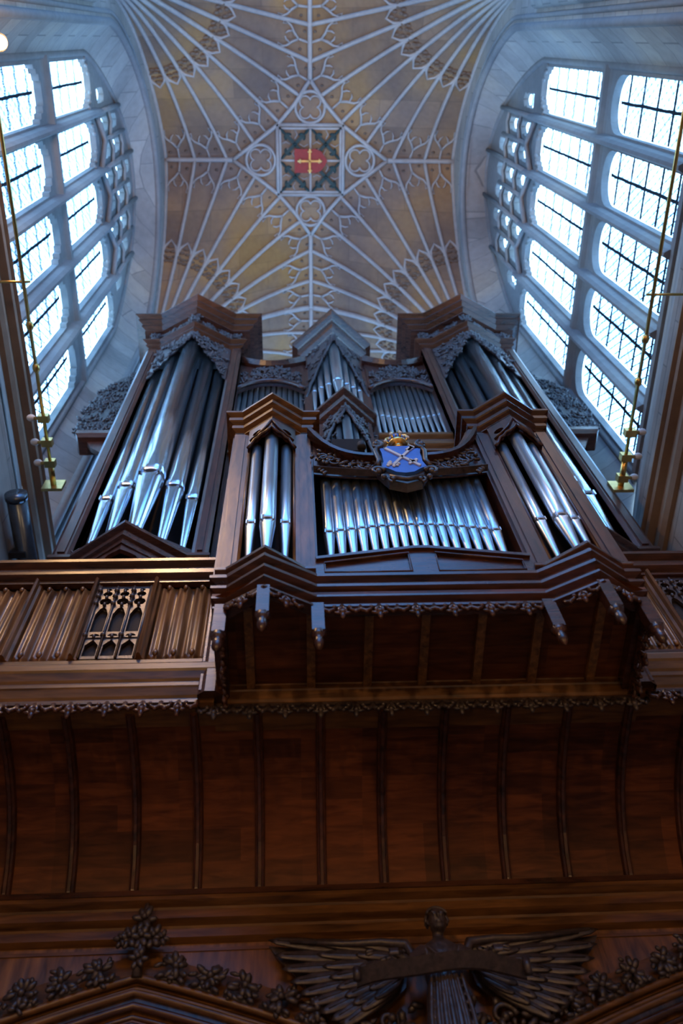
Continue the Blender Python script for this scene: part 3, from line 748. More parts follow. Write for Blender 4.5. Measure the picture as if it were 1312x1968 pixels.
# centre field: concave crest rail, carved band, 17 pipes, sloping cill panels
XA, XB = .07, .97
tt = lambda x: (x - CX) / .45
topz = lambda x: 5.855 + .40 * abs(tt(x)) ** 4
botz = lambda x: 5.70 + .06 * abs(tt(x)) ** 2
xs = [XA + .012 + (XB - XA - .024) * i / 24 for i in range(25)]
m = MB(); m.sweep([(x, topz(x)) for x in xs], [(-.035, -.012), (-.02, -.03), (.0, -.035), (.012, -.06), (.03, -.055), (.03, .9), (-.035, .9)], lambda u, v, w: (u, 1.93 + w, v)); m.build('crest_rail', M_oakh, choir)
m = MB().plate([(x, topz(x)) for x in xs] + [(x, botz(x)) for x in xs[::-1]], [], 1.945, 1.955); m.build('crest_board', M_oak, choir)
m = MB(); rng = random.Random(17); mp = lambda u, v, w: (u, 1.93 - w, v)
m.sweep([(x, botz(x)) for x in xs], [(-.012, .0), (-.008, -.03), (.008, -.035), (.014, .0)], lambda u, v, w: (u, 1.93 + w, v))
for i in range(9):
    for sg in (-1, 1):
        x = CX + sg * (.09 + .31 * i / 8); z = (topz(x) + botz(x)) / 2 - .005; r = min(.05, (topz(x) - botz(x)) * .36)
        scroll(m, mp, x, z, r, sg * (1 if i % 2 else -1), .010, 1.2, 1.5, i * 1.3)
        for q in range(4): 
            a = rng.random() * 6.28; m.blob(mp(x + r * math.cos(a), z + r * math.sin(a), .018), (.022, .011, .011), (math.cos(a + .6), 0, math.sin(a + .6)), 6, 3)
for sg in (-1, 1):
    for k in range(4): m.blob(mp(CX + sg * (.42 - .012 * k), 5.76 - .022 * k, .02), (.024, .012, .012), (sg * .6, 0, -1), 6, 3)
m.build('crest_carving', M_oakc, choir)
W17 = [.0265 - .0045 * math.sin(PI * k / 16) for k in range(17)]; tot = sum(W17) * 2; gap = (.815 - tot) / 17; x = CX - .815 / 2 + gap / 2
for k in range(17):
    r = W17[k]; x += r; pipe(choir, x, 1.985 + r * .3, 4.86, 5.20 + .065 * math.sin(PI * k / 16), botz(x) + .12, r, M_pipe, 24); x += r + gap
MB().box(XA, XB, 2.2, 2.22, 4.75, 5.95).build('back_panel', M_dark, choir)
m = MB(); m.plate([(XA, 4.74), (XB, 4.74), (XB, 4.865), (.55, 4.945), (.49, 4.945), (XA, 4.865)], [[(XA + .04, 4.775), (.46, 4.775), (.46, 4.915), (XA + .04, 4.845)], [(.58, 4.775), (XB - .04, 4.775), (XB - .04, 4.845), (.58, 4.915)]], 1.925, 1.945)
m.box(XA, XB, 1.945, 1.955, 4.745, 4.86); m.build('cill_panel', M_oakh, choir)
m = MB()
for q in ([(XA + .035, 4.77), (.465, 4.77), (.465, 4.922), (XA + .035, 4.848)], [(.575, 4.77), (XB - .035, 4.77), (XB - .035, 4.848), (.575, 4.922)]):
    m.tube([(a, 1.925, b) for a, b in q], .006, 6, closed=True)
    m.plate(q, [], 1.938, 1.946)
m.sweep([(XA, 4.87), (.49, 4.95), (.55, 4.95), (XB, 4.87)], [(-.008, -.02), (.012, -.02), (.012, .05), (-.008, .05)], lambda u, v, w: (u, 1.93 + w, v)); m.build('cill_moulding', M_oakh, choir)
MB().box(XA, XB, 1.95, 2.9, 4.85, 4.86).build('cill_board', M_oak, choir)
# corbelled base moulding
BP = [(-.345, 2.5), (-.345, 1.925), (-.285, 1.925), (-.135, 1.825), (.07, 1.925), (.97, 1.925), (1.175, 1.825), (1.325, 1.925), (1.385, 1.925), (1.385, 2.5)]
prof = [(-.2, 4.52), (-.052, 4.52), (-.052, 4.54), (-.046, 4.548), (-.036, 4.585), (-.030, 4.59), (-.030, 4.608), (-.024, 4.615), (-.014, 4.648), (-.008, 4.652), (-.008, 4.67), (-.002, 4.678), (.006, 4.715), (.012, 4.722), (.012, 4.745), (-.06, 4.745)]
prof = [(-.06, 4.54), (-.012, 4.54), (-.012, 4.552), (-.036, 4.563), (-.032, 4.588), (-.004, 4.598), (-.004, 4.612), (-.030, 4.624), (-.024, 4.650), (.004, 4.660), (.004, 4.678), (-.022, 4.690), (-.014, 4.714), (.012, 4.725), (.012, 4.745), (-.06, 4.745)]
MB().sweep(BP, prof).build('base_moulding', M_oakh, choir)
# boarded soffit with ribs
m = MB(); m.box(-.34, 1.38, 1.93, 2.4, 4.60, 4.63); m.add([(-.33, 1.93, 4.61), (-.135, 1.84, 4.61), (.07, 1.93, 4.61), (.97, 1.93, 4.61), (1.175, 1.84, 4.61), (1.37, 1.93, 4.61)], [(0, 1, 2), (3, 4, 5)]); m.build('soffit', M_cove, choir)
for x in (.045, .275, .50, .725, .955, 1.20, -.2):
    MB().beam((x, 1.96, 4.588), (x, 2.37, 4.588), .034, .026).build('soffit_rib', M_oakl, choir)
for x in (-.30, -.135, .07, .97, 1.175, 1.34):
    y = 1.955 if x not in (-.135, 1.175) else 1.87
    m = MB(); drop(m, x, y, 4.285, 4.56, .048); m.build('turned_pendant', M_oakh, choir)
# cusped cresting, one piece per bay
def cusp_mesh(w, h):
    m = MB()
    for sg in (-1, 1):
        P = [(sg * w * .5, 0, 0), (sg * w * .47, -.006, -h * .30), (sg * w * .36, -.01, -h * .42), (sg * w * .24, -.012, -h * .36), (sg * w * .21, -.012, -h * .2)]
        m.tube(P, [.011, .010, .010, .008, .006], 6); m.blob(P[-1], .011); m.blob((sg * w * .36, -.014, -h * .5), .010)
        m.tube([(0, -.005, 0), (sg * w * .08, -.01, -h * .3), (sg * w * .12, -.012, -h * .55)], [.009, .009, .005], 6); m.blob((sg * w * .13, -.013, -h * .58), (.016, .008, .008), (sg, 0, .3))
    m.blob((0, -.012, -h * .62), (h * .36, .013, .012)); m.blob((0, -.016, -h * .55), .014)
    m.box(-w / 2, w / 2, -.006, .004, -.006, .012)
    return m
cm = cusp_mesh(.142, .105).mesh('cusped_cresting', M_oakh); cmd = cusp_mesh(.139, .095).mesh('cusped_cresting', M_oakc)
cms = cusp_mesh(.15, .095).mesh('cusped_cresting', M_oakh)
def place(me, parent, x, y, z, rz=0, name='cusped_cresting'):
    o = bpy.data.objects.new(name, me); o.location = (x, y, z); o.rotation_euler = (0, 0, rz); return link(o, parent)
for k in range(6): place(cm, choir, .52 + (k - 2.5) * .1425, 1.945, 4.545)
for cx in (-.135, 1.175):
    for sg in (-1, 1): place(cms, choir, cx + sg * .08, 1.895, 4.545, sg * .5)
for x in (-.31, 1.35):
    for k in range(3): place(cms, choir, x, 2.03 + .14 * k, 4.525, PI / 2)

# crest: shield in a scrolled mantling with a crown
arms = thing('crowned_shield', (.52, 1.87, 5.5), 'blue shield with pale crossed sword and key under gilt crown, on smaller organ case', 'coat of arms')
Y = 1.87
def ST(m): m.v = [(x, y, 5.72 + (z - 5.72) * 1.32) for x, y, z in m.v]
def SW(m): m.v = [(x, y, 5.885 + (z - 5.868) * 1.15) for x, y, z in m.v]
cart = MB(); mp = lambda u, v, w: (u, Y - w, v)
cart.plate([(.40, 5.80), (.44, 5.87), (.52, 5.885), (.60, 5.87), (.64, 5.80), (.65, 5.66), (.60, 5.57), (.52, 5.54), (.44, 5.57), (.39, 5.66)], [], Y, Y + .05)
for sg in (-1, 1):
    scroll(cart, mp, .52 + sg * .135, 5.62, .035, -sg, .012, 1.5, 1.8, PI if sg > 0 else 0)
    scroll(cart, mp, .52 + sg * .115, 5.85, .035, sg, .014, 1.5, 1.8, PI / 2)
    cart.tube([mp(.52 + sg * .1, 5.87, .02), mp(.52 + sg * .125, 5.80, .015), mp(.52 + sg * .115, 5.72, .015), mp(.52 + sg * .13, 5.66, .02)], .014, 6)
    scroll(cart, mp, .52 + sg * .07, 5.555, .025, sg, .010, 1.5, 1.5, -PI / 2); cart.blob(mp(.52 + sg * .11, 5.565, .02), .016)
cart.tube([mp(.44, 5.575, .015), mp(.52, 5.545, .02), mp(.60, 5.575, .015)], .013, 6)
cart.box(.5, .54, Y + .02, 1.95, 5.6, 5.8)
ST(cart); cr_ = cart.build('mantling', M_oakc, arms); tag(cr_, 'carved scroll surround of the shield')
sh = MB(); sp = [(.415, 5.835), (.445, 5.815), (.46, 5.845), (.58, 5.845), (.595, 5.815), (.63, 5.835), (.618, 5.78), (.618, 5.70), (.632, 5.655), (.60, 5.64), (.565, 5.61), (.52, 5.60), (.475, 5.61), (.44, 5.64), (.41, 5.655), (.424, 5.70), (.424, 5.78)]
sh.plate(sp, [], Y - .02, Y - .0); ST(sh); so = sh.build('shield', M_blue, arms); tag(so, 'blue painted shield with pale crossed sword and key')
ch = MB(); yy = Y - .024
def bar(p, q, w): ch.beam((p[0], yy, p[1]), (q[0], yy, q[1]), w, .008, (0, 1, 0))
bar((.445, 5.815), (.600, 5.655), .015); bar((.555, 5.71), (.585, 5.745 - .06), .012); bar((.548, 5.672), (.592, 5.712), .013)
bar((.585, 5.825), (.470, 5.665), .013); bar((.585, 5.825), (.555, 5.795), .024); bar((.572, 5.832), (.592, 5.818), .02)
for a, b in ((.455, 5.672), (.470, 5.655), (.442, 5.660), (.456, 5.690), (.448, 5.676)): ch.blob((a, yy, b), (.010, .010, .006))
for a, b in ((.487, 5.66), (.497, 5.675)): ch.blob((a, yy, b), (.009, .009, .006))
ST(ch); ch.build('sword_and_key', M_white, so)
cw = MB(); cwc = (.52, Y + .0)
cw.lathe(cwc[0], cwc[1], [(.048, 5.895), (.052, 5.90), (.052, 5.912), (.048, 5.918)], 20)
for a in range(8):
    t = a * PI / 4 + .2; c, s = math.cos(t), math.sin(t)
    cw.tube([(cwc[0] + r * c, cwc[1] + r * s, z) for r, z in ((.050, 5.915), (.060, 5.94), (.058, 5.965), (.040, 5.985), (.012, 5.99), (0, 5.982))], .0065, 6)
cw.lathe(cwc[0], cwc[1], [(.02, 5.868), (.036, 5.895)], 12)
SW(cw); co = cw.build('crown', M_gold, arms); tag(co, 'gilded crown over the shield')
cp = MB(); cp.lathe(cwc[0], cwc[1], [(.044, 5.915), (.05, 5.94), (.046, 5.962), (.028, 5.978), (.002, 5.982)], 16); SW(cp); cp.build('crown_cap', M_blue, co)
jw = MB()
for a in range(8):
    t = a * PI / 4 + .2; jw.blob((cwc[0] + .063 * math.cos(t), cwc[1] + .063 * math.sin(t), 5.935), .0105); t += PI / 8; jw.blob((cwc[0] + .055 * math.cos(t), cwc[1] + .055 * math.sin(t), 5.925), .007)
SW(jw); jw.build('crown_pearl', M_white, co)

# black box on top of the crest rail
bb = thing('black_equipment_box', (.36, 2.1, 5.9), 'small black box with a knob, perched on curved top rail of smaller organ case', 'equipment box')
m = MB(); m.box(.19, .36, 1.95, 2.05, 6.06, 6.22); m.build('housing', M_black, bb)
m = MB(); m.lathe(.345, 1.94, [(.02, 6.07), (.024, 6.08), (.024, 6.12), (.015, 6.14)], 12); m.blob((.37, 2.0, 6.085), (.02, .018, .018)); m.build('knob', M_slot, bb)
m = MB(); m.box(.21, .23, 1.97, 2.03, topz(.22) + .02, 6.06); m.box(.32, .34, 1.97, 2.03, topz(.33) + .02, 6.06); m.build('foot', M_black, bb)

# ------------------------------------------------------------------ gallery
gal = thing('organ_gallery', (OX, 2.5, 4.5), 'long golden oak gallery front of linenfold panels and pierced grilles, spanning below both organ cases', 'gallery')
GY = 2.35
SEG = [(-2.74, -.345, 0), (1.385, 3.45, 1)]
for x0, x1, sd in SEG:
    mo = M_oaklh if sd == 0 else M_oakh  # left rail in golden oak carries the lamplight in its colour
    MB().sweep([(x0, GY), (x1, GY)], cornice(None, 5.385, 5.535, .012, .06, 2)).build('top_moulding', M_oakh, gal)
    MB().box(x0, x1, GY - .03, 3.4, 5.50, 5.53).build('gallery_top', M_oakh, gal)
    MB().box(x0, x1, GY + .03, GY + .05, 4.7, 5.42).build('backing', M_dark, gal)
    MB().sweep([(x0, GY), (x1, GY)], [(0, 4.70), (.012, 4.70), (.012, 4.765), (.0, 4.785), (-.03, 4.785), (-.03, 4.7)]).build('bottom_rail', mo, gal)
xs0 = [-.40 - .285 * k for k in range(9)]; xs1 = [1.44 + .285 * k for k in range(8)]
def linenfold(x0, x1, mat):
    n = 60; rows = []
    for zi, z in enumerate((4.80, 4.815, 4.83, 5.36, 5.375)):
        row = []
        for i in range(n + 1):
            t = i / n; u = x0 + (x1 - x0) * t
            f = .020 * abs(math.sin(t * PI * 3)) ** .6 + .007 * math.sin(t * PI * 12)
            e = .018 * (math.cos(t * PI * 6)) if zi in (0, 1) else 0
            row.append((u, GY + .026 - (f if 1 <= zi <= 3 else .0), z + e))
        rows.append(row)
    m = MB(); m.grid(rows, True)
    for c in (.17, .5, .83):
        m.blob((x0 + (x1 - x0) * c, GY + .0, 4.83), (.022, .014, .012)); m.blob((x0 + (x1 - x0) * c, GY + .0, 5.35), (.018, .012, .012))
    return m.build('linenfold_panel', mat, gal)
def grille(x0, x1, mat):
    w = (x1 - x0) / 3; holes = []; z0 = 4.80
    for k in range(3):
        c = x0 + w * (k + .5); h = w * .36
        A = lambda a, b, q=8: [(c + a[0] * math.cos(-t * 2 * PI / q), b + a[1] * math.sin(-t * 2 * PI / q)) for t in range(q)]
        holes.append([(c - h, z0 + .02), (c - h, z0 + .10), (c, z0 + .14), (c + h, z0 + .10), (c + h, z0 + .02)])
        for zz in (.17, ): holes.append(A((h * .8, .016), z0 + zz + .0))
        holes.append([(c - h, z0 + .20), (c - h, z0 + .34), (c - h * .5, z0 + .385), (c, z0 + .40), (c + h * .5, z0 + .385), (c + h, z0 + .34), (c + h, z0 + .20)])
        holes.append(A((h, .03), z0 + .445)); holes.append(A((h * .8, .022), z0 + .51)); holes.append(A((h * .5, .01), z0 + .548))
    m = MB(); m.plate([(x0, z0), (x1, z0), (x1, 5.38), (x0, 5.38)], holes, GY + .005, GY + .022)
    for k in range(4): m.tube([(x0 + w * k, GY + .0, z0 + .0), (x0 + w * k, GY + .0, 5.37)], .006, 6)
    for k in range(3):
        c = x0 + w * (k + .5)
        for zz in (.165, .42, .48, .53): m.blob((c - w / 2, GY - .002, z0 + zz), .014); m.blob((c, GY - .0, z0 + zz - .005), (.014, .009, .009))
    m.box(x0, x1, GY + .0, GY + .012, z0 + .15, z0 + .16)
    return m.build('pierced_grille', mat, gal)
for xs_, sd in ((xs0, 0), (xs1, 1)):
    ml = M_oakl
    for i, x in enumerate(xs_):
        m = MB(); m.sweep([(x, 4.785), (x, 5.40)], [(-.026, .02), (-.022, 0), (-.012, -.008), (-.008, -.03), (.0, -.038), (.008, -.03), (.012, -.008), (.022, 0), (.026, .02)], lambda u, v, w: (u, GY + w, v)); m.build('muntin', ml, gal)
        if i < len(xs_) - 1:
            a, b = sorted((x, xs_[i + 1])); a += .024; b -= .024
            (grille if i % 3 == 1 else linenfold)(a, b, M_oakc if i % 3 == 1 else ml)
for x in (-.36, 1.40):
    m = MB(); m.sweep([(x - .05, GY), (x - .05, GY - .03), (x - .02, GY - .05), (x + .02, GY - .05), (x + .05, GY - .03), (x + .05, GY)] , [(0, 4.5), (0, 5.42)], cprof=False)
    m.box(x - .045, x + .045, GY - .04, GY + .03, 4.52, 5.42); m.build('corner_stile', M_oakh, gal)
LP = [(-.12, 4.49), (-.0, 4.49), (.0, 4.52), (.008, 4.53), (.02, 4.565), (.026, 4.57), (.026, 4.595), (.034, 4.605), (.045, 4.64), (.052, 4.65), (.052, 4.685), (.045, 4.70), (-.03, 4.705), (-.12, 4.705)]
MB().sweep([(-2.74, GY), (-.345, GY)], LP).build('lower_moulding', M_oaklh, gal)
MB().sweep([(1.385, GY), (3.45, GY)], LP).build('lower_moulding', M_oaklh, gal)
MB().sweep([(-.345, GY + .03), (1.385, GY + .03)], [(o, min(z, 4.62)) for o, z in LP]).build('lower_moulding', M_oaklh, gal)
k0 = 0
for k in range(-20, 24):
    x = .08 + .1405 * k
    if -2.7 < x < 3.4: place(cm if x < -.4 or x > 1.4 else cmd, gal, x, GY + .0 + (.03 if -.345 < x < 1.385 else 0), 4.495)
# coving
gcv = thing('gallery_coving', (OX, 2.8, 4.1), 'deep curved coving of dark red brown boards and slender ribs under the gallery', 'coving')
CV = [(2.40, 4.50), (2.50, 4.495), (2.60, 4.485), (2.70, 4.465), (2.80, 4.43), (2.88, 4.385), (2.95, 4.33), (3.01, 4.265), (3.06, 4.19), (3.085, 4.12)]
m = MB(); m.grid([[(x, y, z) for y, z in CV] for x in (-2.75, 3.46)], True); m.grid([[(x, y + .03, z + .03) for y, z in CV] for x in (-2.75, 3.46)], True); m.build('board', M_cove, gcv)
for k in range(-11, 14):
    x = .08 + .2535 * k
    if not -2.7 < x < 3.42: continue
    m = MB(); m.sweep(CV[::-1], [(-.0, -.020), (-.020, -.016), (-.026, -.008), (-.034, -.006), (-.034, .006), (-.026, .008), (-.020, .016), (0, .020)], lambda u, v, w: (x + w, u, v)); m.build('rib', M_oak, gcv)

# ------------------------------------------------------------------ screen
scn = thing('carved_screen', (OX, 3.1, 0), 'carved oak screen of wide arches beneath the gallery coving, hoods edged with leafy crockets', 'screen')
SY = 3.1
hood = lambda a: 3.81 - .30 * a - .08 * a * a - 1.4 * max(0, a - .88) ** 1.5
AC = [-2.83, -.61, 1.61, 3.83]
def aro(c, off, jam=True, n=30):
    pts = []
    for i in range(n + 1):
        d = -1.02 + 2.04 * i / n; pts.append((c + d, hood(abs(d)) - off))
    return pts
def clip(p): return (min(max(p[0], -2.75), 3.46), p[1])
up = [(-2.76, 4.14)]; 
loop = [(3.47, 4.14), (-2.76, 4.14), (-2.76, 0)]
for c in AC:
    pts = aro(c, .17)
    pts = [(c - 1.0, 0)] + [(c - 1.0 if p[0] < c - 1.0 else (c + 1.0 if p[0] > c + 1.0 else p[0]), p[1]) for p in pts] + [(c + 1.0, 0)]
    pts = [p for p in pts if -2.70 < p[0] < 3.42]
    if c == AC[0]: pts = [(-2.70, 0), (-2.70, hood(.13) - .17)] + pts
    if c == AC[-1]: pts = pts + [(3.42, hood(.41) - .17), (3.42, 0)]
    loop += pts
loop += [(3.47, 0)]
cl = []
for p in loop:
    if not cl or (abs(p[0] - cl[-1][0]) + abs(p[1] - cl[-1][1])) > 1e-4: cl.append(p)
MB().plate(cl, [], SY, SY + .08).build('spandrel', M_oakl, scn)
MB().sweep([(-2.75, SY), (3.46, SY)], cornice(None, 3.935, 4.14, .005, .075, 3)).build('cornice', M_oaklh, scn)
m = MB(); m.box(-2.75, 3.46, SY - .08, SY + .05, 4.135, 4.16); m.build('top_rail', M_oakh, scn)
for c in AC:
    for lo, mt in ((0, M_oaklh), (1, M_oakh)):
        m = MB()
        for q in ((.0, .035, .014), (.035, .02, .010), (.062, .04, .013)) if lo == 0 else ((.10, .02, .014), (.13, .0, .010), (.155, -.01, .014)):
            P = [(u, SY - q[1], v) for u, v in aro(c, q[0]) if -2.74 < u < 3.45]
            m.tube(P, q[2], 8)
        m.sweep([p for p in aro(c, .02) if -2.74 < p[0] < 3.45][::-1], [(-.0, -.02), (.14, .0), (.14, .03), (0, .03)], lambda u, v, w: (u, SY + w, v)) if lo == 0 else None
        m.build('arch_moulding', mt, scn)
def crocket(c, d, sg, rng, big=1.0):
    m = MB(); x = c + sg * d; z = hood(d) + .012; sl = -(.30 + .16 * d); t = Vector((sg, 0, sl)).normalized(); n = Vector((-t.z * sg, 0, abs(t.x))).normalized()
    o = Vector((x, SY - .04, z))
    m.tube([o - t * .065, o - t * .03 + n * .008, o + t * .05], [.010, .014, .010], 6)
    C = o + n * .052 * big
    for k in range(9):
        a = k * 2 * PI / 9 + rng.uniform(-.5, .5); r = rng.uniform(.018, .044) * big
        q = C + Vector((math.cos(a), 0, math.sin(a))) * r + Vector((0, -.012 - rng.random() * .012, 0))
        m.blob(q, (.026 * big, .014 * big, .012), Vector((math.cos(a), rng.uniform(-.5, .3), math.sin(a))), 6, 4)
        e = C + Vector((math.cos(a + .4), 0, math.sin(a + .4))) * r * 1.55; m.blob(e + Vector((0, -.010, 0)), (rng.uniform(.010, .022) * big, .010, .009), Vector((math.cos(a + 1), 0, math.sin(a + 1))), 6, 4)
    m.blob(C + Vector((0, -.025, 0)), .015 * big); m.tube([o, C], .009, 6)
    for k in range(3): m.blob(o + t * (-.04 + .04 * k) + Vector((0, -.02, .004)), (.018, .011, .010), t + n * rng.uniform(-1, 1), 6, 3)
    m.build('crocket', M_oakc, scn)
rng = random.Random(99)
for c in AC:
    for sg in (-1, 1):
        for k in range(7):
            d = .125 + .128 * k
            if -2.65 < c + sg * d < 3.4 : crocket(c, d, sg, rng, 1.0 if k < 6 else .9)
for c in AC[1:3]:
    m = MB(); Y = SY - .07
    for (ox, oz, s) in ((0, .20, 1.1), (-.045, .12, 1), (.045, .12, 1), (0, .12, 1), (-.075, .11, .7), (.075, .11, .7), (0, .03, .9)):
        for k in range(6):
            a = k * PI / 3; m.blob((c + ox + .02 * s * math.cos(a), Y - .01 * (k % 2), 3.83 + oz + .028 * s * math.sin(a)), (.026 * s, .015 * s, .013), (math.cos(a) * .7, -.2, math.sin(a)), 6, 4)
        m.blob((c + ox, Y - .022, 3.83 + oz), .012 * s)
    m.blob((c, Y, 4.075), (.035, .014, .012)); m.tube([(c, Y + .02, 3.80), (c, Y, 3.9), (c, Y, 4.05)], [.02, .014, .008], 6)
    m.build('finial', M_oakc, scn)
for cx in (.5, -1.72, 2.72):
    m = MB(); rngf = random.Random(int(cx * 10)); Y = SY - .03
    for k in range(60):
        a = rngf.random() * 2 - 1; b = rngf.random(); zz = 3.30 + b * .36; xx = cx + a * (.05 + .22 * b)
        m.blob((xx, Y - rngf.random() * .03, zz), (.03, .016, .014), (rngf.uniform(-1, 1), -.2, rngf.uniform(-1, 1)), 6, 3)
    for sg in (-1, 1):
        scroll(m, lambda u, v, w: (u, Y - w, v), cx + sg * .2, 3.60, .05, sg, .012, 2, 1.8, 0); m.blob((cx + sg * .16, Y - .03, 3.53), .024, None, 8, 6)
    m.build('spandrel_foliage', M_oakc, scn)
    m = MB(); m.lathe(cx, SY - .02, [(.06, 0), (.06, .3), (.045, .35), (.04, 3.1), (.06, 3.15), (.075, 3.28), (.04, 3.3)], 16); m.build('shaft', M_oak, scn)

# ------------------------------------------------------------------ carved angel
AX, AY = .5, 2.955
ang = thing('carved_angel', (AX, AY, 3.3), 'dark carved oak angel with spread wings holding a scroll, between two screen arches', 'carving')
b = MB()
rows = []
for z, rx, ry in ((3.30, .10, .06), (3.40, .092, .058), (3.50, .082, .056), (3.60, .072, .052), (3.66, .066, .05), (3.72, .070, .05), (3.77, .078, .046), (3.805, .070, .040), (3.825, .040, .032), (3.84, .022, .022), (3.87, .020, .020)):
    rows.append([(AX + rx * (1 + .09 * math.sin(k * PI / 2 + z * 6) * (z < 3.66)) * math.cos(k * PI / 12), AY + ry * (1 + .12 * math.sin(k * 2.6) * (z < 3.7)) * math.sin(k * PI / 12), z) for k in range(24)])
b.grid(rows, True, closed=True); b.add(rows[0], [tuple(range(24))]); b.add(rows[-1], [tuple(range(24))])
# head, face towards the viewer and slightly down
hc = Vector((AX + .003, AY - .018, 3.905)); b.blob(hc, (.052, .034, .038), (0, -.12, 1), 16, 10)
b.blob(hc + Vector((0, -.012, -.028)), (.020, .024, .026), (0, -.3, 1), 10, 6)           # jaw
b.tube([hc + Vector((0, -.038, .012)), hc + Vector((0, -.050, -.008)), hc + Vector((0, -.044, -.014))], [.005, .008, .006], 6)  # nose
for sg in (-1, 1):
    b.blob(hc + Vector((sg * .014, -.036, .014)), (.012, .005, .005), (1, 0, 0)); b.blob(hc + Vector((sg * .014, -.036, .005)), .0055)       # brow, eye
    b.blob(hc + Vector((sg * .037, .002, -.002)), (.011, .005, .007))                                                                # ear
b.blob(hc + Vector((0, -.040, -.023)), (.011, .004, .004), (1, 0, 0)); b.blob(hc + Vector((0, -.038, -.029)), (.009, .005, .004), (1, 0, 0))
for sg in (-1, 1):   # arms reach down and out to the scroll
    b.tube([(AX + sg * .062, AY, 3.79), (AX + sg * .10, AY - .03, 3.74), (AX + sg * .125, AY - .055, 3.70)], [.030, .028, .024], 10)
    b.tube([(AX + sg * .125, AY - .055, 3.70), (AX + sg * .15, AY - .085, 3.705), (AX + sg * .165, AY - .095, 3.715)], [.024, .020, .016], 10)
    b.blob((AX + sg * .175, AY - .10, 3.717), (.020, .017, .010), (sg, -.3, 0), 10, 6)
    for k in range(4):
        x = AX + sg * (.168 + .009 * k); L = (.9, 1, .95, .8)[k]
        b.tube([(x, AY - .108, 3.722), (x + sg * .003, AY - .124 * 1, 3.718), (x + sg * .003, AY - .130, 3.704 - .004 * L), (x + sg * .001, AY - .127, 3.690 + .004 * (1 - L))], [.0052, .005, .0047, .004], 6)
    b.tube([(AX + sg * .160, AY - .105, 3.715), (AX + sg * .150, AY - .120, 3.712), (AX + sg * .148, AY - .128, 3.702)], [.006, .0055, .0045], 6)
# robe folds
for k in range(7):
    a = -.075 + .025 * k
    b.tube([(AX + a * .7, AY - .046, 3.67), (AX + a * .95, AY - .055 + abs(a) * .15, 3.52), (AX + a * 1.15, AY - .058 + abs(a) * .2, 3.32)], [.006, .010, .012], 6)
b.tube([(AX - .05, AY - .035, 3.79), (AX - .02, AY - .05, 3.74), (AX + .03, AY - .052, 3.70)], [.008, .009, .008], 6); b.tube([(AX + .055, AY - .03, 3.79), (AX + .03, AY - .05, 3.73), (AX - .01, AY - .054, 3.69)], [.008, .009, .008], 6)
body = b.build('body', M_oakc, ang)
rm = body.modifiers.new('smooth_join', 'REMESH'); rm.mode = 'VOXEL'; rm.voxel_size = .0032; rm.use_smooth_shade = True
h = MB()
for k in range(22):
    a = PI * .02 + k * PI * .96 / 21; 
    for q in range(3):
        t = q * .45; rr = .041
        h.blob((hc.x + rr * math.cos(a) * math.cos(t * .7), hc.y + .012 + .03 * math.sin(t * 1.4) - .018 * (math.sin(a) > .5) * (q == 0), hc.z + .010 + (rr + .006) * math.sin(a) * math.cos(t * .6)), (.012, .007, .008), (-math.sin(a), .3, math.cos(a)), 6, 4)
h.build('hair', M_oakc, ang)
sc_ = MB(); n = 24; top = []; 
for i in range(n + 1):
    t = i / n * 2 - 1; x = AX - .015 + .30 * t; zb = 3.70 + .010 * t - .012 * abs(t) ** 3 + .006 * math.sin(t * 5); yb = AY - .115 + .05 * t * t
    top.append([(x, yb, zb), (x, yb - .012, zb - .004), (x, yb + .034, zb - .040), (x, yb + .046, zb - .040), (x, yb + .02, zb - .006)])
sc_.grid(top, False, closed=True)
for t in (0, n): sc_.add(top[t], [(0, 1, 2, 3, 4)])
for sg in (-1, 1):
    sc_.tube([(AX - .015 + sg * .30, AY - .075, 3.70 + sg * .01 - .005), (AX - .015 + sg * .30, AY - .07, 3.64)], .014, 8)
sc_.build('scroll', M_oakc, ang)
for sg in (-1, 1):
    w = MB(); S = Vector((AX + sg * .13, AY + .05, 3.80))
    for layer, (n_, L0, L1, wd, yo) in enumerate(((9, .50, .26, .050, .02), (8, .34, .18, .042, .01), (6, .19, .12, .036, 0))):
        for k in range(n_):
            t = k / (n_ - 1); ang_ = .10 - .72 * t; L = L0 + (L1 - L0) * t
            base = S + Vector((sg * (-.01 + .03 * t), 0, .035 - .11 * t))
            d = Vector((sg * math.cos(ang_), 0, math.sin(ang_))); e = base + d * L + Vector((0, 0, .03 * (1 - t)))
            mid = (base + e) / 2 + Vector((0, yo, -.0)); w.blob(mid, (L * .54, wd * .62, .007), e - base, 8, 6)
            w.tube([base + Vector((0, yo - .008, 0)), e + Vector((0, yo - .006, 0)) - d * .02], [.003, .002], 5)
    w.plate([(S.x + sg * a, S.z + b) for a, b in ((-.02, .04), (.1, .06), (.5, .11), (.46, .05), (.36, -.06), (.24, -.15), (.08, -.16), (0, -.08))], [], S.y + .045, S.y + .055)
    P = [S + Vector((sg * -.02, -.012, -.06)), S + Vector((sg * -.035, -.015, .0)), S + Vector((sg * -.01, -.012, .055)), S + Vector((sg * .08, -.008, .07)), S + Vector((sg * .22, .0, .075)), S + Vector((sg * .42, .01, .10))]
    w.tube(P, [.012, .018, .020, .016, .012, .006], 8)
    for k in range(26):
        r = random.Random(k); w.blob(S + Vector((sg * (.0 + .13 * r.random()), -.004, .04 - .09 * r.random())), (.020, .012, .008), (sg, 0, -.3), 6, 3)
    w.build('wing', M_oakc, ang)

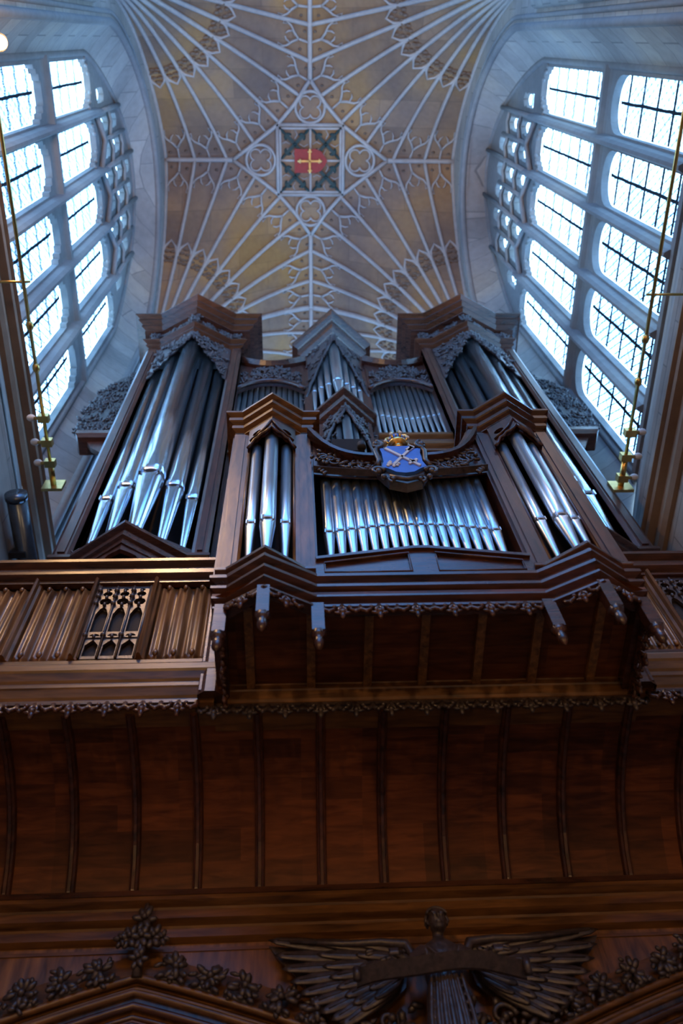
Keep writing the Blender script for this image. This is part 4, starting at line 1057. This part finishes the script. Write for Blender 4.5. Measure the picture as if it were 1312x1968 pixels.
# ------------------------------------------------------------------ brass rails, lamp, ledge pipe
def rail(x, xw, z, y1, side, lab):
    s = 1 if xw > x else -1
    t = thing('brass_rail', (x, y1, z), lab, 'rail', 'brass rails below the side windows')
    MB().tube([(x, -3, z), (x, y1, z)], .017, 10).build('rod', M_brass, t)
    for yy in (-1.6, 1.95):
        m = MB().tube([(x - s * .06, yy, z), (xw + .005 * s, yy, z)], .012, 8); m.lathe(xw - s * .02, yy, [(.03, z - .03), (.03, z + .03)], 10); m.build('arm', M_brass, t)
    for yy in (2.35, 2.75):
        m = MB(); m.blob((x, yy, z), (.05, .035, .035), (0, 1, 0), 10, 6); m.build('collar', M_brass, t)
    for yy in (3.25, 3.5, 3.72):
        m = MB(); m.box(x - .05, x + .05, yy - .035, yy + .035, z - .04, z + .04); m.tube([(x, yy, z), (x + s * .09, yy, z)], .018, 8); c = m.build('lamp_holder', M_brass, t)
        MB().blob((x + s * .12, yy, z + .01), (.045, .035, .035), (1, 0, 0), 10, 6).build('glass_knob', M_white, c)
    MB().tube([(x, y1 - .25, z), (x, y1, z)], .03, 8).build('end_socket', M_brass, t)
    MB().box(x - .10, x + .10, y1, y1 + .03, z - .10, z + .10).build('end_plate', M_gold, t)
rail(-2.42, XL, 9.87, 3.95, 0, 'slim brass rail with lamp holders below the left windows, ending in a square plate')
rail(3.12, XR, 9.40, 3.80, 1, 'slim brass rail with lamp holders below the right windows, ending in a square plate')
lp = thing('ledge_pipe', (-2.62, 4.6, 9.36), 'dark glossy blue grey pipe lying along the left wall below the stone ledge', 'pipe')
MB().tube([(-2.63, 3.85, 9.36), (-2.63, 6.2, 9.36)], .095, 16).build('tube', M_steel, lp); MB().tube([(-2.63, 3.80, 9.36), (-2.63, 3.86, 9.36)], .105, 16).build('end_cap', M_steel, lp)
m = MB(); 
for yy in (4.4, 5.6): m.box(-2.755, -2.60, yy - .03, yy + .03, 9.24, 9.48)
m.build('bracket', M_slot, lp)
sl = thing('wall_spotlight', (-2.5, .05, 10.45), 'small lit spotlight on the stone pier in front of the left windows', 'spotlight')
d = Vector((.45, .1, -.6)).normalized(); c = Vector((-2.50, .06, 10.52))
m = MB(); m.tube([c - d * .02, c - d * .10, c - d * .2], [.075, .07, .05], 14); m.build('housing', M_black, sl)
m = MB(); m.tube([c - d * .02, c - d * .0], [.062, .058], 14); m.build('lens', plain('lit_lamp_lens', (1, .8, .5), .4, 0, .05, ((1, .62, .28), 30)), sl)
m = MB(); m.tube([c - d * .12, (-2.77, -.22, 10.7)], .018, 8); m.build('bracket', M_black, sl)

# ------------------------------------------------------------------ camera, light, sky
cam = bpy.data.cameras.new('camera'); co = bpy.data.objects.new('camera', cam); COL.objects.link(co); SC.camera = co
R = Matrix(((0.99879739, -0.01125763, -0.0477184), (-0.01201238, 0.88742688, -0.46079197), (0.04753402, 0.46081103, 0.88622442)))
# rows: image right, image down, view direction
M = Matrix(((R[0][0], -R[1][0], -R[2][0]), (R[0][1], -R[1][1], -R[2][1]), (R[0][2], -R[1][2], -R[2][2])))
co.matrix_world = Matrix.Translation((0, 0, 1.6)) @ M.to_4x4()
cam.sensor_fit = 'VERTICAL'; cam.sensor_height = 36; cam.sensor_width = 24; cam.lens = 1750 * 36 / 1968; cam.clip_end = 200; cam.clip_start = .05
cam.dof.use_dof = True; cam.dof.focus_distance = 5.2; cam.dof.aperture_fstop = 2.2

w = bpy.data.worlds.new('sky'); SC.world = w; w.use_nodes = True; nt = w.node_tree; bg = nt.nodes['Background']
tc = N(nt, 'ShaderNodeTexCoord'); no = N(nt, 'ShaderNodeTexNoise'); no.inputs['Scale'].default_value = 2.5; no.inputs['Detail'].default_value = 4; nt.links.new(tc.outputs['Generated'], no.inputs['Vector'])
rp = ramp(nt, [(.35, (.25, .55, .96)), (.65, (.50, .76, .98))]); nt.links.new(no.outputs['Fac'], rp.inputs[0]); nt.links.new(rp.outputs[0], bg.inputs['Color'])
bg.inputs['Strength'].default_value = SKY = 28.0
def area(name, loc, rot, sx, sy, portal=True, e=0, col=(1, 1, 1)):
    l = bpy.data.lights.new(name, 'AREA'); l.shape = 'RECTANGLE'; l.size = sx; l.size_y = sy; l.energy = e; l.color = col
    if portal: l.cycles.is_portal = True
    o = bpy.data.objects.new(name, l); COL.objects.link(o); o.location = loc; o.rotation_euler = rot; return o
for yo, wy in ((2.4, 4.5), (-3.2, 2.8)):
    area('window_daylight', (4.2, yo, 16.2), (0, PI / 2, 0), 10.6, wy)
    area('window_daylight', (-3.4, yo, 16.1), (0, -PI / 2, 0), 10.2, wy)
area('window_daylight', (XC, 8.3, 15.2), (-PI / 2, 0, 0), 4.6, 13)
area('window_daylight', (XC, -5.85, 15), (PI / 2, 0, 0), 5.4, 14)
def lamp(name, loc, e, col, r, spot=None, rot=None):
    l = bpy.data.lights.new(name, 'SPOT' if spot else 'POINT'); l.energy = e; l.color = col; l.shadow_soft_size = r
    if spot: l.spot_size = spot; l.spot_blend = .6
    o = bpy.data.objects.new(name, l); COL.objects.link(o); o.location = loc
    if rot: o.rotation_euler = (Vector(rot) - Vector(loc)).to_track_quat('-Z', 'Y').to_euler()
    return o
WARM = (1, .56, .24)
lamp('wall_spotlight_glow', (-2.40, .08, 10.38), 420, WARM, .06)
lamp('gallery_fill_spot', (-2.0, -2.8, 14.0), 2000, WARM, .12, .30, (-1.45, 2.3, 5.0)); lamp('gallery_fill_spot', (2.7, -2.8, 14.0), 1300, WARM, .12, .30, (2.4, 2.3, 5.0))  # added warm spots that gild the gallery front, no fittings there
for lx in (-1.5, -.1, 1.3): lamp('high_lamp', (lx, -4.2, 16.4), 28, (1, .74, .48), .07)
lamp('front_vault_fill', (.3, -3.2, 11.5), 900, (.85, .90, 1), .3, 1.5, (.3, -3.6, 22))  # added fill brightening the unseen vault that the choir pipes reflect
lamp('vault_uplight', (-2.3, .4, 10.7), 1700, WARM, .1, .95, (.1, 3.0, 22)); lamp('vault_uplight', (3.0, .4, 10.7), 1500, WARM, .1, .95, (.6, 3.0, 22))
lamp('nave_lamp', (-1.4, -1.2, .9), 45, WARM, .12)
lamp('nave_lamp', (2.2, -1.4, .9), 35, WARM, .12); lamp('nave_lamp', (-1.6, -3.5, 3.6), 330, WARM, .12); lamp('nave_lamp', (2.4, -3.8, 3.6), 230, WARM, .12)
SC.view_settings.view_transform = 'Standard'; SC.view_settings.look = 'None'; SC.view_settings.gamma = 1; SC.view_settings.use_curve_mapping = False
SC.view_settings.exposure = EXPO = -1.15
cy = SC.cycles; cy.use_denoising = True; cy.max_bounces = 8; cy.transparent_max_bounces = 12; cy.sample_clamp_indirect = 6; cy.caustics_reflective = False; cy.caustics_refractive = False
